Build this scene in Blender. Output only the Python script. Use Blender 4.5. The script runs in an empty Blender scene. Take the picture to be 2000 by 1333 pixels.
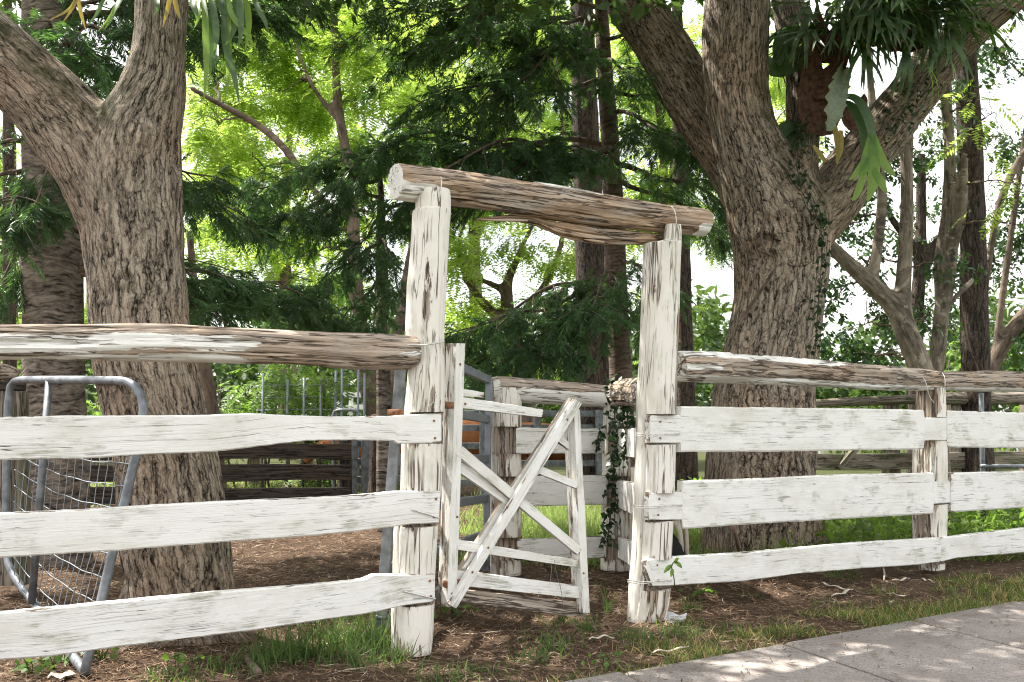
import bpy, math, random
import numpy as np
from mathutils import Vector, Matrix

# ------------------------------------------------------------------ camera, sky, sun, exposure
SC = bpy.context.scene
COL = SC.collection
FPX = 1944.0                                   # focal length in photo pixels (35 mm lens)
PITCH = math.atan((820 - 666.5) / FPX)         # camera tilted up a little
CAMZ = 1.08
cam_d = bpy.data.cameras.new('camera')
cam = bpy.data.objects.new('camera', cam_d)
COL.objects.link(cam)
cam.location = (0, 0, CAMZ)
cam.rotation_euler = (math.pi / 2 + PITCH, 0, 0)
cam_d.sensor_width = 36.0
cam_d.lens = 35.0
cam_d.clip_start = 0.05
cam_d.clip_end = 3000
cam_d.dof.use_dof = True
cam_d.dof.focus_distance = 5.3
cam_d.dof.aperture_fstop = 6.3
SC.camera = cam

SUN_AZ = math.radians(-58)
SUN_EL = math.radians(56)
SKY_STRENGTH = 0.115
SUN_STRENGTH = 5.0
EXPOSURE = 1.42

world = bpy.data.worlds.new('World')
SC.world = world
world.use_nodes = True
_wt = world.node_tree
_wt.nodes.clear()
_out = _wt.nodes.new('ShaderNodeOutputWorld')
_bg = _wt.nodes.new('ShaderNodeBackground')
_sky = _wt.nodes.new('ShaderNodeTexSky')
_sky.sky_type = 'NISHITA'
_sky.sun_disc = False
_sky.sun_elevation = SUN_EL
_sky.sun_rotation = SUN_AZ
_sky.air_density = 1.0
_sky.dust_density = 2.5
_sky.ozone_density = 0.6
_tc = _wt.nodes.new('ShaderNodeTexCoord')
_nz = _wt.nodes.new('ShaderNodeTexNoise')
_nz.inputs['Scale'].default_value = 2.6
_nz.inputs['Detail'].default_value = 6
_nz.inputs['Roughness'].default_value = 0.55
_wt.links.new(_tc.outputs['Generated'], _nz.inputs['Vector'])
_rp = _wt.nodes.new('ShaderNodeMapRange')
_rp.inputs['From Min'].default_value = 0.34
_rp.inputs['From Max'].default_value = 0.56
_rp.inputs['To Min'].default_value = 0.45
_rp.inputs['To Max'].default_value = 0.95
_wt.links.new(_nz.outputs[0], _rp.inputs['Value'])
_mx = _wt.nodes.new('ShaderNodeMix')
_mx.data_type = 'RGBA'
_wt.links.new(_rp.outputs[0], _mx.inputs[0])
_wt.links.new(_sky.outputs[0], _mx.inputs[6])
_mx.inputs[7].default_value = (7.6, 7.55, 7.4, 1)      # thin bright cloud
_wt.links.new(_mx.outputs[2], _bg.inputs['Color'])
_bg.inputs['Strength'].default_value = SKY_STRENGTH
_wt.links.new(_bg.outputs[0], _out.inputs['Surface'])

sun_d = bpy.data.lights.new('sun', 'SUN')
sun_d.energy = SUN_STRENGTH
sun_d.angle = math.radians(0.53)
sun_d.color = (1.0, 0.95, 0.86)
sun = bpy.data.objects.new('sun', sun_d)
COL.objects.link(sun)
SUN_DIR = Vector((math.sin(SUN_AZ) * math.cos(SUN_EL), math.cos(SUN_AZ) * math.cos(SUN_EL), math.sin(SUN_EL)))
sun.rotation_euler = SUN_DIR.to_track_quat('Z', 'Y').to_euler()
sun.location = (0, 0, 30)

SC.view_settings.view_transform = 'Standard'
SC.view_settings.look = 'None'
SC.view_settings.gamma = 1.0
SC.view_settings.exposure = EXPOSURE
SC.render.engine = 'CYCLES'
SC.cycles.use_denoising = True
SC.cycles.denoising_prefilter = 'NONE'
SC.cycles.pixel_filter_type = 'BLACKMAN_HARRIS'
SC.cycles.filter_width = 1.1
SC.cycles.max_bounces = 6
SC.cycles.diffuse_bounces = 4
SC.cycles.glossy_bounces = 2
SC.cycles.transmission_bounces = 4
SC.cycles.transparent_max_bounces = 4
SC.cycles.caustics_reflective = False
SC.cycles.caustics_refractive = False

# ------------------------------------------------------------------ numbers: rays, noise
R = np.random.default_rng(11)
random.seed(11)
_cp, _sp = math.cos(PITCH), math.sin(PITCH)

def A(*v):
    return np.array(v, dtype=float)

def ray(x, y):
    a = (x - 1000) / FPX
    b = (666.5 - y) / FPX
    return A(a, _cp - b * _sp, _sp + b * _cp)

def P(x, y, Y):
    """the point of the place seen at photo position x, y at a measured distance Y"""
    r = ray(x, y)
    return A(0, 0, CAMZ) + r * (Y / r[1])

def G(x, y, z=0.0):
    r = ray(x, y)
    return A(0, 0, CAMZ) + r * ((z - CAMZ) / r[2])

class Wall:
    """an upright measuring plane through two ground points; n faces the camera"""
    def __init__(self, p0, p1):
        self.p0 = A(p0[0], p0[1]); self.p1 = A(p1[0], p1[1])
        d = self.p1 - self.p0
        self.d = A(*(d / np.linalg.norm(d)), 0)
        self.n = A(self.d[1], -self.d[0], 0)
        if self.n[1] > 0:
            self.n = -self.n
    def at(self, x, y, off=0.0):
        r = ray(x, y)
        q = A(self.p0[0], self.p0[1], 0) + self.n * off
        t = np.dot(q - A(0, 0, CAMZ), self.n) / np.dot(r, self.n)
        return A(0, 0, CAMZ) + r * t

def pxY(x, Y):
    return ((x - 1000) / FPX * Y, Y)

def _hash(ix, iy, iz, seed):
    with np.errstate(over='ignore'):
        h = (ix.astype(np.uint32) * np.uint32(374761393) + iy.astype(np.uint32) * np.uint32(668265263)
             + iz.astype(np.uint32) * np.uint32(2246822519) + np.uint32(seed * 3266489917 % 4294967296))
        h = (h ^ (h >> np.uint32(13))) * np.uint32(1274126177)
        h = h ^ (h >> np.uint32(16))
    return h.astype(np.float64) / 4294967295.0

def vnoise(p, seed=0):
    p = np.asarray(p, float)
    i = np.floor(p).astype(np.int64)
    f = p - i
    f = f * f * (3 - 2 * f)
    x, y, z = i[..., 0], i[..., 1], i[..., 2]
    r = 0
    for dx in (0, 1):
        for dy in (0, 1):
            for dz in (0, 1):
                w = (f[..., 0] if dx else 1 - f[..., 0]) * (f[..., 1] if dy else 1 - f[..., 1]) * (f[..., 2] if dz else 1 - f[..., 2])
                r = r + w * _hash(x + dx, y + dy, z + dz, seed)
    return r

def fbm(p, oct=4, seed=0, gain=0.5):
    p = np.asarray(p, float)
    a, s, t = 1.0, 0.0, 0.0
    for o in range(oct):
        s = s + a * (vnoise(p * 2 ** o, seed + o) - 0.5)
        t += a
        a *= gain
    return s / t * 2

def noise1(s, seed=0, oct=3):
    s = np.asarray(s, float)
    return fbm(np.stack([s, s * 0 + seed * 7.3, s * 0 + 0.5], -1), oct, seed)

def ss(a, b, x):
    t = np.clip((np.asarray(x, float) - a) / (b - a), 0, 1)
    return t * t * (3 - 2 * t)

def unit(v):
    v = np.asarray(v, float)
    return v / np.maximum(np.linalg.norm(v, axis=-1, keepdims=True), 1e-9)

# ------------------------------------------------------------------ objects
WL = {}                                        # world place of each object's own origin

def tag(o, label=None, cat=None, group=None, kind=None):
    if label: o['label'] = label
    if cat: o['category'] = cat
    if group: o['group'] = group
    if kind: o['kind'] = kind
    return o

def thing(name, label, cat, loc, group=None):
    o = bpy.data.objects.new(name, None)
    o.empty_display_size = 0.1
    COL.objects.link(o)
    o.location = [float(c) for c in loc]
    WL[o] = A(*loc)
    return tag(o, label, cat, group)

def mesh_from(name, V, F, mat, smooth=True, attrs=None, sharp=None):
    """V (n,3); F a list of index arrays, each (k,m) with m corners, or lists of indices"""
    V = np.asarray(V, float)
    me = bpy.data.meshes.new(name)
    me.vertices.add(len(V))
    me.vertices.foreach_set('co', V.astype(np.float32).ravel())
    idx, tot = [], []
    for f in F:
        f = np.asarray(f)
        if f.ndim == 1: f = f[None]
        if f.size == 0: continue
        idx.append(f.ravel()); tot.append(np.full(len(f), f.shape[1]))
    idx = np.concatenate(idx).astype(np.int32); tot = np.concatenate(tot).astype(np.int32)
    me.loops.add(len(idx))
    me.loops.foreach_set('vertex_index', idx)
    me.polygons.add(len(tot))
    st = np.concatenate([[0], np.cumsum(tot)[:-1]]).astype(np.int32)
    me.polygons.foreach_set('loop_start', st)
    me.polygons.foreach_set('use_smooth', np.full(len(tot), bool(smooth)))
    for k, v in (attrs or {}).items():
        v = np.asarray(v, np.float32)
        if v.ndim == 2:
            a = me.attributes.new(k, 'FLOAT_VECTOR', 'POINT'); a.data.foreach_set('vector', v.ravel())
        else:
            a = me.attributes.new(k, 'FLOAT', 'POINT'); a.data.foreach_set('value', v)
    me.update(calc_edges=True)
    me.validate()
    if smooth and sharp:
        me.set_sharp_from_angle(angle=math.radians(sharp))
    if mat is not None:
        me.materials.append(mat)
    return me

def put(name, me, parent=None, origin=(0, 0, 0)):
    o = bpy.data.objects.new(name, me)
    COL.objects.link(o)
    if parent is not None:
        o.parent = parent
        o.location = [float(c) for c in (A(*origin) - WL[parent])]
    else:
        o.location = [float(c) for c in origin]
    WL[o] = A(*origin)
    return o

def mk(name, V, F, mat, parent=None, smooth=True, attrs=None, sharp=None, origin=None):
    """world-space geometry -> one linked mesh object whose origin is its parent's (or its own base)"""
    V = np.asarray(V, float)
    if origin is None:
        origin = WL[parent] if parent is not None else A(V[:, 0].mean(), V[:, 1].mean(), V[:, 2].min())
    me = mesh_from(name, V - origin, F, mat, smooth, attrs, sharp)
    return put(name, me, parent, origin)

def grid_faces(n, m, closed=True, base=0):
    i = np.arange(n - 1)[:, None]
    j = np.arange(m if closed else m - 1)[None, :]
    j2 = (j + 1) % m
    a = base + i * m + j; b = base + i * m + j2; c = base + (i + 1) * m + j2; d = base + (i + 1) * m + j
    return np.stack([a, b, c, d], -1).reshape(-1, 4)

def resample(pts, n):
    pts = np.asarray(pts, float)
    s = np.concatenate([[0], np.cumsum(np.linalg.norm(np.diff(pts[:, :3], axis=0), axis=1))])
    t = np.linspace(0, s[-1], n)
    return np.stack([np.interp(t, s, pts[:, k]) for k in range(pts.shape[1])], 1)

def smooth_path(pts, n, it=2):
    """corner-cut a polyline (any number of columns) and resample it"""
    q = np.asarray(pts, float)
    for _ in range(it):
        a = q[:-1] * 0.75 + q[1:] * 0.25
        b = q[:-1] * 0.25 + q[1:] * 0.75
        q = np.concatenate([q[:1], np.stack([a, b], 1).reshape(-1, q.shape[1]), q[-1:]])
    return resample(q, n)

def frames(pts, ref=None):
    """parallel transported frames along a path: tangent, u, v"""
    T = unit(np.gradient(pts, axis=0))
    ref = A(0, -1, 0.0) if ref is None else ref
    if abs(np.dot(T[0], ref)) > 0.95: ref = A(1, 0, 0)
    U = np.zeros_like(T)
    u = ref - T[0] * np.dot(ref, T[0])
    for i in range(len(T)):
        u = u - T[i] * np.dot(u, T[i])
        u = u / np.linalg.norm(u)
        U[i] = u
    return T, U, np.cross(T, U)

def tube_geo(pts, rad, m=8, cap=True):
    pts = np.asarray(pts, float)
    rad = np.broadcast_to(np.asarray(rad, float), (len(pts),))
    T, U, W = frames(pts)
    th = np.arange(m) * 2 * math.pi / m
    V = pts[:, None] + rad[:, None, None] * (np.cos(th)[None, :, None] * U[:, None] + np.sin(th)[None, :, None] * W[:, None])
    n = len(pts)
    F = [grid_faces(n, m)]
    V = V.reshape(-1, 3)
    if cap:
        F.append(np.arange(m)[::-1][None]); F.append((np.arange(m) + (n - 1) * m)[None])
    return V, F

class Geo:
    """collects pieces of one mesh"""
    def __init__(self): self.V = []; self.F = []; self.n = 0; self.at = {}
    def add(self, V, F, **at):
        V = np.asarray(V, float)
        self.V.append(V)
        for f in F: self.F.append(np.asarray(f) + self.n)
        for k, v in at.items():
            v = np.asarray(v, float)
            if v.ndim == 0: v = np.full(len(V), float(v))
            self.at.setdefault(k, []).append(v)
        self.n += len(V)
        return self
    def tube(self, pts, rad, m=8, cap=True, **at):
        V, F = tube_geo(pts, rad, m, cap); return self.add(V, F, **at)
    def box(self, c, ax, ay, az, **at):
        """box from centre and three half-axis vectors"""
        c, ax, ay, az = [np.asarray(q, float) for q in (c, ax, ay, az)]
        V = [c + sx * ax + sy * ay + sz * az for sz in (-1, 1) for sy in (-1, 1) for sx in (-1, 1)]
        F = np.array([[0, 2, 3, 1], [4, 5, 7, 6], [0, 1, 5, 4], [2, 6, 7, 3], [0, 4, 6, 2], [1, 3, 7, 5]])
        return self.add(V, [F], **at)
    def build(self, name, mat, parent=None, smooth=True, sharp=None, origin=None):
        at = {k: np.concatenate(v) for k, v in self.at.items()}
        return mk(name, np.concatenate(self.V), self.F, mat, parent, smooth, at, sharp, origin)

def loft(name, rings, mat, parent, grain, wear, caps=True, smooth=True, sharp=38, capwear=None):
    """rings (n,m,3) -> closed skin; grain (n,m,3) wood coordinates, wear (n,m)"""
    n, m = rings.shape[:2]
    V = rings.reshape(-1, 3); g = grain.reshape(-1, 3); w = wear.reshape(-1)
    F = [grid_faces(n, m)]
    if caps:
        for row, flip in ((0, True), (n - 1, False)):
            ring = rings[row]; k = len(V)
            inner = ring.mean(0) + (ring - ring.mean(0)) * 0.5
            cw = w[row * m:(row + 1) * m] if capwear is None else np.full(m, capwear)
            V = np.concatenate([V, ring, inner, ring.mean(0)[None]])
            gr = grain[row]
            gi = gr.mean(0) + (gr - gr.mean(0)) * 0.5
            g = np.concatenate([g, gr, gi, gr.mean(0)[None]])
            w = np.concatenate([w, cw, cw, [cw.mean()]])
            j = np.arange(m); j2 = (j + 1) % m
            q = np.stack([k + j, k + j2, k + m + j2, k + m + j], 1)
            t = np.stack([k + m + j, k + m + j2, np.full(m, k + 2 * m)], 1)
            if flip: q = q[:, ::-1]; t = t[:, ::-1]
            F += [q, t]
    return mk(name, V, F, mat, parent, smooth, {'grain': g, 'wear': w}, sharp)
# ------------------------------------------------------------------ materials
class NT:
    def __init__(self, name):
        self.mat = bpy.data.materials.new(name)
        self.mat.use_nodes = True
        self.t = self.mat.node_tree
        self.t.nodes.clear()
        self.out = self.t.nodes.new('ShaderNodeOutputMaterial')
    def n(self, typ, ins=None, **props):
        nd = self.t.nodes.new(typ)
        for k, v in props.items(): setattr(nd, k, v)
        for k, v in (ins or {}).items(): self.set(nd.inputs[k], v)
        return nd
    def set(self, sock, v):
        if isinstance(v, bpy.types.NodeSocket): self.t.links.new(v, sock)
        elif sock.type == 'RGBA' and len(v) == 3: sock.default_value = (*v, 1)
        else: sock.default_value = v
    def m(self, op, a, b=0.0, c=0.0, clamp=False):
        nd = self.n('ShaderNodeMath', {0: a, 1: b, 2: c}, operation=op, use_clamp=clamp); return nd.outputs[0]
    def mr(self, v, a, b, c=0.0, d=1.0, smooth=False):
        return self.n('ShaderNodeMapRange', {'Value': v, 'From Min': a, 'From Max': b, 'To Min': c, 'To Max': d},
                      interpolation_type='SMOOTHSTEP' if smooth else 'LINEAR').outputs[0]
    def mix(self, f, a, b, blend='MIX'):
        return self.n('ShaderNodeMix', {0: f, 6: a, 7: b}, data_type='RGBA', blend_type=blend).outputs[2]
    def attr(self, name, vec=False):
        return self.n('ShaderNodeAttribute', attribute_name=name).outputs['Vector' if vec else 'Fac']
    def vscale(self, v, s):
        return self.n('ShaderNodeVectorMath', {0: v, 1: s}, operation='MULTIPLY').outputs[0]
    def vadd(self, v, s):
        return self.n('ShaderNodeVectorMath', {0: v, 1: s}, operation='ADD').outputs[0]
    def noise(self, v, scale=1.0, detail=3, rough=0.5, dist=0.0, color=False):
        return self.n('ShaderNodeTexNoise', {'Vector': v, 'Scale': scale, 'Detail': detail, 'Roughness': rough, 'Distortion': dist}).outputs[1 if color else 0]
    def pos(self):
        return self.n('ShaderNodeNewGeometry').outputs['Position']
    def rand(self):
        return self.n('ShaderNodeObjectInfo').outputs['Random']
    def bump(self, h, strength=0.5, dist=0.01, normal=None):
        ins = {'Height': h, 'Strength': strength, 'Distance': dist}
        if normal is not None: ins['Normal'] = normal
        return self.n('ShaderNodeBump', ins).outputs[0]
    def bsdf(self, color, rough=0.8, normal=None, metal=0.0, spec=0.3, **kw):
        ins = {'Base Color': color, 'Roughness': rough, 'Metallic': metal, 'Specular IOR Level': spec}
        ins.update(kw)
        if normal is not None: ins['Normal'] = normal
        b = self.n('ShaderNodeBsdfPrincipled', ins)
        return b.outputs[0]
    def done(self, sh):
        self.t.links.new(sh, self.out.inputs['Surface']); return self.mat

def wood_color(k, g, rot=0.5, dark=1.0):
    """weathered timber: silver grey to brown, streaked along the grain"""
    s1 = k.noise(k.vscale(g, (2.0, 42, 42)), 1, 8, 0.72)
    s2 = k.noise(k.vscale(g, (4.0, 7, 7)), 1, 3, 0.5)
    s3 = k.noise(k.vscale(g, (1.5, 26, 26)), 1, 4, 0.6, 0.3)
    crk = k.mr(k.m('ABSOLUTE', k.m('SUBTRACT', s3, 0.47)), 0.012, 0.034, 1, 0)
    d = dark
    c = k.mix(k.mr(s1, 0.30, 0.68), (0.15 * d, 0.118 * d, 0.094 * d), (0.54 * d, 0.465 * d, 0.39 * d))
    c2 = k.mix(k.mr(s1, 0.30, 0.68), (0.17 * d, 0.098 * d, 0.055 * d), (0.58 * d, 0.42 * d, 0.29 * d))
    c = k.mix(k.mr(s2, 0.5 - 0.18 * rot, 0.78 - 0.25 * rot, 0, rot), c, c2)
    s4 = k.noise(k.vscale(g, (2.6, 12, 12)), 1, 5, 0.65)
    c = k.mix(k.mr(s4, 0.54, 0.74, 0, 0.6), c, (0.09 * d, 0.07 * d, 0.056 * d))
    c = k.mix(k.m('MULTIPLY', crk, 0.85), c, (0.035 * d, 0.024 * d, 0.018 * d))
    return c, k.m('SUBTRACT', s1, k.m('MULTIPLY', crk, 0.5))

def mat_paint(name, rot=0.5, white=(0.78, 0.78, 0.765), crack=1.0, cs=(1.6, 30, 30), algae=0.5):
    """peeling white paint over timber; 'grain' runs along the timber, 'wear' bares the wood"""
    k = NT(name)
    g = k.vadd(k.attr('grain', True), k.vscale(k.n('ShaderNodeCombineXYZ', {0: k.rand(), 1: k.rand(), 2: k.rand()}).outputs[0], (31, 17, 13)))
    wear = k.attr('wear')
    wc, s1 = wood_color(k, g, rot)
    def line(sc, seed, w0, w1):
        c = k.noise(k.vadd(k.vscale(g, sc), (seed, seed * 2, seed * 3)), 1, 3, 0.5, 0.15)
        d = k.m('ABSOLUTE', k.m('SUBTRACT', c, 0.5))
        return k.mr(d, w0, w1, 1, 0), d
    l1, d1 = line(cs, 0.0, 0.010 * crack, 0.026 * crack)
    l2, d2 = line((cs[0] * 2.6, cs[1] * 2.4, cs[2] * 2.4), 5.0, 0.010 * crack, 0.03 * crack)
    gate = k.mr(k.noise(k.vscale(g, (1.7, 6, 6)), 1, 3), 0.52 - 0.04 * crack, 0.57 - 0.04 * crack)
    gate2 = k.mr(k.noise(k.vadd(k.vscale(g, (3.2, 9, 9)), (9, 4, 2)), 1, 3), 0.52 - 0.04 * crack, 0.58 - 0.04 * crack)
    crk = k.m('MAXIMUM', k.m('MULTIPLY', l1, gate), k.m('MULTIPLY', k.m('MULTIPLY', l2, gate2), 0.8))
    prox = k.m('MULTIPLY', k.mr(d1, 0.0, 0.09, 0.07 * crack, 0), gate)
    n1 = k.noise(k.vscale(g, (4.5, 20, 20)), 1, 7, 0.66, 0.4)
    n2 = k.noise(k.vscale(g, (9, 80, 80)), 1, 4, 0.62)
    v = k.m('ADD', k.m('ADD', k.m('MULTIPLY', n1, 0.72), k.m('MULTIPLY', n2, 0.28)), k.m('ADD', wear, prox))
    peel = k.mr(v, 0.655, 0.663)
    fine = k.noise(k.vscale(g, (5, 170, 170)), 1, 5, 0.7)
    dirt = k.noise(k.vscale(g, (2.6, 6, 6)), 1, 7, 0.72)
    pc = k.mix(k.mr(dirt, 0.45, 0.66, 0, 0.6), white, (white[0] * 0.74, white[1] * 0.72, white[2] * 0.64))
    pc = k.mix(k.mr(fine, 0.60, 0.70, 0, 0.22), pc, (0.36, 0.34, 0.30))
    alg = k.m('MULTIPLY', k.mr(k.noise(k.vscale(g, (5.0, 9, 9)), 1, 4, 0.6), 0.54, 0.66), k.mr(fine, 0.44, 0.56))
    pc = k.mix(k.m('MULTIPLY', alg, algae), pc, (0.25, 0.255, 0.17))
    pc = k.mix(k.m('MULTIPLY', k.mr(v, 0.615, 0.64), 0.4), pc, (0.52, 0.46, 0.38))
    pc = k.mix(k.m('MULTIPLY', crk, 0.92), pc, (0.085, 0.05, 0.03))
    col = k.mix(peel, pc, wc)
    h = k.m('SUBTRACT', k.m('MULTIPLY', s1, k.m('ADD', k.m('MULTIPLY', peel, 0.9), 0.15)), k.m('MULTIPLY', peel, 0.8))
    h = k.m('SUBTRACT', h, k.m('MULTIPLY', crk, 1.0))
    h = k.m('ADD', h, k.m('MULTIPLY', fine, 0.3))
    return k.done(k.bsdf(col, k.mr(peel, 0, 1, 0.62, 0.92), k.bump(h, 0.8, 0.006), spec=0.25))

def mat_wood(name, rot=0.4, dark=1.0, moss=0.0):
    k = NT(name)
    g = k.vadd(k.attr('grain', True), k.vscale(k.n('ShaderNodeCombineXYZ', {0: k.rand(), 1: k.rand(), 2: k.rand()}).outputs[0], (31, 17, 13)))
    c, s1 = wood_color(k, g, rot, dark)
    if moss:
        c = k.mix(k.mr(k.noise(k.vscale(g, (2, 6, 6)), 1, 4), 0.45, 0.62, 0, moss), c, (0.09, 0.105, 0.05))
    return k.done(k.bsdf(c, 0.9, k.bump(s1, 0.9, 0.008), spec=0.2))

def mat_bark(name, lo=(0.024, 0.018, 0.013), hi=(0.60, 0.50, 0.395), warm=(0.62, 0.455, 0.33), sx=30.0, sz=7.0, moss=0.0, dist=0.02):
    """furrowed bark on 'bark_a' / 'bark_b' (two limb patterns) mixed by 'bark_mix'"""
    k = NT(name)
    def pattern(an):
        g = k.attr(an, True)
        wob = k.vscale(k.vadd(k.noise(g, 4.0, 3, 0.55, 0, True), (-0.5, -0.5, -0.5)), (0.07, 0.07, 0.30))
        wob2 = k.vscale(k.vadd(k.noise(g, 26.0, 2, 0.6, 0, True), (-0.5, -0.5, -0.5)), (0.022, 0.022, 0.05))
        g2 = k.vadd(k.vadd(g, wob), wob2)
        def cells(kx, kz, off):
            vec = k.vadd(k.vscale(g2, (kx, kx, kz)), off)
            e = k.n('ShaderNodeTexVoronoi', {'Vector': vec, 'Scale': 1.0, 'Randomness': 1.0}, feature='DISTANCE_TO_EDGE').outputs['Distance']
            c = k.n('ShaderNodeTexVoronoi', {'Vector': vec, 'Scale': 1.0, 'Randomness': 1.0}, feature='F1').outputs['Color']
            return e, k.n('ShaderNodeSeparateColor', {0: c}).outputs[0]
        e1, c1 = cells(sx, sz, (0, 0, 0))
        e2, c2 = cells(sx * 2.1, sz * 2.3, (3.3, 1.7, 5.1))
        f = k.noise(k.vscale(g2, (sx * 0.8, sx * 0.8, sz * 0.30)), 1, 4, 0.6)
        rid = k.mr(k.m('ABSOLUTE', k.m('SUBTRACT', f, 0.5)), 0.0, 0.07)
        h = k.m('ADD', k.m('MULTIPLY', k.mr(e1, 0.0, 0.20), 0.34), k.m('MULTIPLY', k.mr(e2, 0.0, 0.14), 0.20))
        h = k.m('ADD', h, k.m('MULTIPLY', rid, 0.36))
        h = k.m('ADD', h, k.m('MULTIPLY', k.m('SUBTRACT', c1, 0.5), 0.22))
        h = k.m('ADD', h, k.m('MULTIPLY', k.m('SUBTRACT', c2, 0.5), 0.20))
        fine = k.noise(k.vscale(g2, (150, 150, 55)), 1, 5, 0.75)
        return k.m('ADD', h, k.m('MULTIPLY', k.m('SUBTRACT', fine, 0.42), 0.75)), k.noise(g, 2.1, 4, 0.55)
    ha, pa = pattern('bark_a')
    hb, pb = pattern('bark_b')
    w = k.attr('bark_mix')
    h = k.m('ADD', k.m('MULTIPLY', ha, k.m('SUBTRACT', 1.0, w)), k.m('MULTIPLY', hb, w))
    c = k.mix(k.mr(h, 0.21, 0.94), lo, hi)
    cw = k.mix(k.mr(h, 0.21, 0.94), lo, warm)
    c = k.mix(k.mr(pa, 0.42, 0.68), c, cw)
    if moss:
        mm = k.m('MULTIPLY', k.attr('moss'), k.mr(k.noise(k.pos(), 6.0, 4, 0.6), 0.42, 0.6))
        c = k.mix(k.m('MULTIPLY', mm, moss), c, (0.045, 0.055, 0.016))
    return k.done(k.bsdf(c, 0.92, k.bump(h, 1.0, dist * 1.6), spec=0.2))

def mat_ringbark(name, lo, hi, sz=26.0, sx=5.0):
    """hoop pine bark: horizontal cracked bands"""
    k = NT(name)
    g = k.attr('bark_a', True)
    g = k.vadd(g, k.vscale(k.noise(g, 4.0, 2, 0.5, 0, True), (0.1, 0.1, 0.12)))
    a = k.noise(k.vscale(g, (sx, sx, sz)), 1, 5, 0.65)
    b = k.noise(k.vscale(g, (sx * 3, sx * 3, sz * 2.2)), 1, 4, 0.65)
    h = k.m('ADD', k.m('MULTIPLY', a, 0.6), k.m('MULTIPLY', b, 0.4))
    c = k.mix(k.mr(h, 0.4, 0.62), lo, hi)
    return k.done(k.bsdf(c, 0.9, k.bump(h, 1.0, 0.02), spec=0.2))

def mat_smoothbark(name, lo, hi):
    k = NT(name)
    g = k.attr('bark_a', True)
    a = k.noise(k.vscale(g, (4, 4, 2.0)), 1, 5, 0.62)
    b = k.noise(k.vscale(g, (16, 16, 5)), 1, 5, 0.65)
    c = k.mix(k.mr(k.m('ADD', k.m('MULTIPLY', a, 0.55), k.m('MULTIPLY', b, 0.45)), 0.40, 0.60), lo, hi)
    li = k.noise(k.vscale(g, (9, 9, 7)), 1, 5, 0.7)
    c = k.mix(k.mr(li, 0.56, 0.62, 0, 0.55), c, (hi[0] * 1.35, hi[1] * 1.4, hi[2] * 1.45))
    f = k.noise(k.vscale(g, (46, 46, 12)), 1, 5, 0.7)
    c = k.mix(k.mr(f, 0.56, 0.68, 0, 0.7), c, tuple(x * 0.45 for x in lo))
    return k.done(k.bsdf(c, 0.85, k.bump(k.m('ADD', b, k.m('MULTIPLY', f, -0.8)), 0.9, 0.014), spec=0.2))

def mat_leaf(name, c0, c1, trans=0.5, rough=0.45, warm=None, tcol=None, spec=0.35):
    """leaf: 'tint' picks between two greens; light passes through"""
    k = NT(name)
    t = k.attr('tint')
    c = k.mix(t, c0, c1)
    mot = k.noise(k.pos(), 38, 3, 0.6)
    c = k.mix(k.mr(mot, 0.36, 0.64), c, k.n('ShaderNodeHueSaturation', {'Hue': 0.5, 'Saturation': 0.9, 'Value': 0.62, 'Color': c}).outputs[0])
    if warm is not None:
        c = k.mix(k.mr(t, 0.955, 0.975), c, warm)
    if tcol is None:
        tc = k.n('ShaderNodeHueSaturation', {'Hue': 0.485, 'Saturation': 1.1, 'Value': 1.7, 'Color': c}).outputs[0]
    else:
        tc = k.mix(t, tcol, tuple(min(1, x * 1.4) for x in tcol))
    d = k.bsdf(c, rough, spec=spec)
    tr = k.n('ShaderNodeBsdfTranslucent', {'Color': tc}).outputs[0]
    return k.done(k.n('ShaderNodeMixShader', {0: trans, 1: d, 2: tr}).outputs[0])

def mat_flat(name, color, rough=0.6, metal=0.0, var=0.2, scale=8.0, spec=0.4, bump=0.15):
    k = NT(name)
    p = k.pos()
    nz = k.noise(p, scale, 5, 0.6)
    c = k.mix(k.mr(nz, 0.35, 0.65), tuple(x * (1 - var) for x in color), tuple(min(1, x * (1 + var)) for x in color))
    return k.done(k.bsdf(c, k.mr(nz, 0.3, 0.7, rough - 0.08, rough + 0.08), k.bump(k.noise(p, scale * 9, 3), bump, 0.003), metal, spec))

MP_PAINT = mat_paint('peeling_white_paint', 0.35, (0.76, 0.752, 0.725), 0.11, (0.45, 34, 34), 0.8)
MP_POST = mat_paint('peeling_post_paint', 0.6, (0.75, 0.72, 0.66), 0.62, (0.55, 11, 11), 0.35)
MP_RAIL = mat_paint('worn_rail_paint', 0.55, (0.77, 0.76, 0.73), 0.9, (0.8, 14, 14), 0.3)
MP_LINTEL = mat_paint('tan_lintel_timber', 0.85, (0.77, 0.76, 0.73), 0.9, (0.8, 14, 14), 0.3)
M_WOOD = mat_wood('grey_weathered_timber', 0.3)
M_ROT = mat_wood('rotten_brown_timber', 1.0, 1.0)
M_DARKWOOD = mat_wood('dark_old_timber', 0.35, 0.16)
M_GREYWOOD = mat_wood('mossy_grey_timber', 0.15, 0.75, 0.6)
M_GALV = mat_flat('galvanised_steel', (0.17, 0.185, 0.205), 0.5, 0.4, 0.4, 14)
M_GALV_D = mat_flat('dull_galvanised_steel', (0.20, 0.22, 0.25), 0.5, 0.7, 0.2, 10)
M_WIRE = mat_flat('tie_wire', (0.62, 0.60, 0.56), 0.45, 0.5, 0.25, 60)
M_RUST = mat_flat('rusty_iron', (0.22, 0.10, 0.05), 0.8, 0.1, 0.4, 60)
M_BARK = mat_bark('furrowed_bark', moss=0.85)
M_BARK2 = mat_bark('dark_furrowed_bark', (0.02, 0.016, 0.014), (0.15, 0.118, 0.10), (0.17, 0.12, 0.09), 20, 6)
M_RING = mat_ringbark('ringed_pine_bark', (0.03, 0.024, 0.02), (0.32, 0.265, 0.22))
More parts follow.
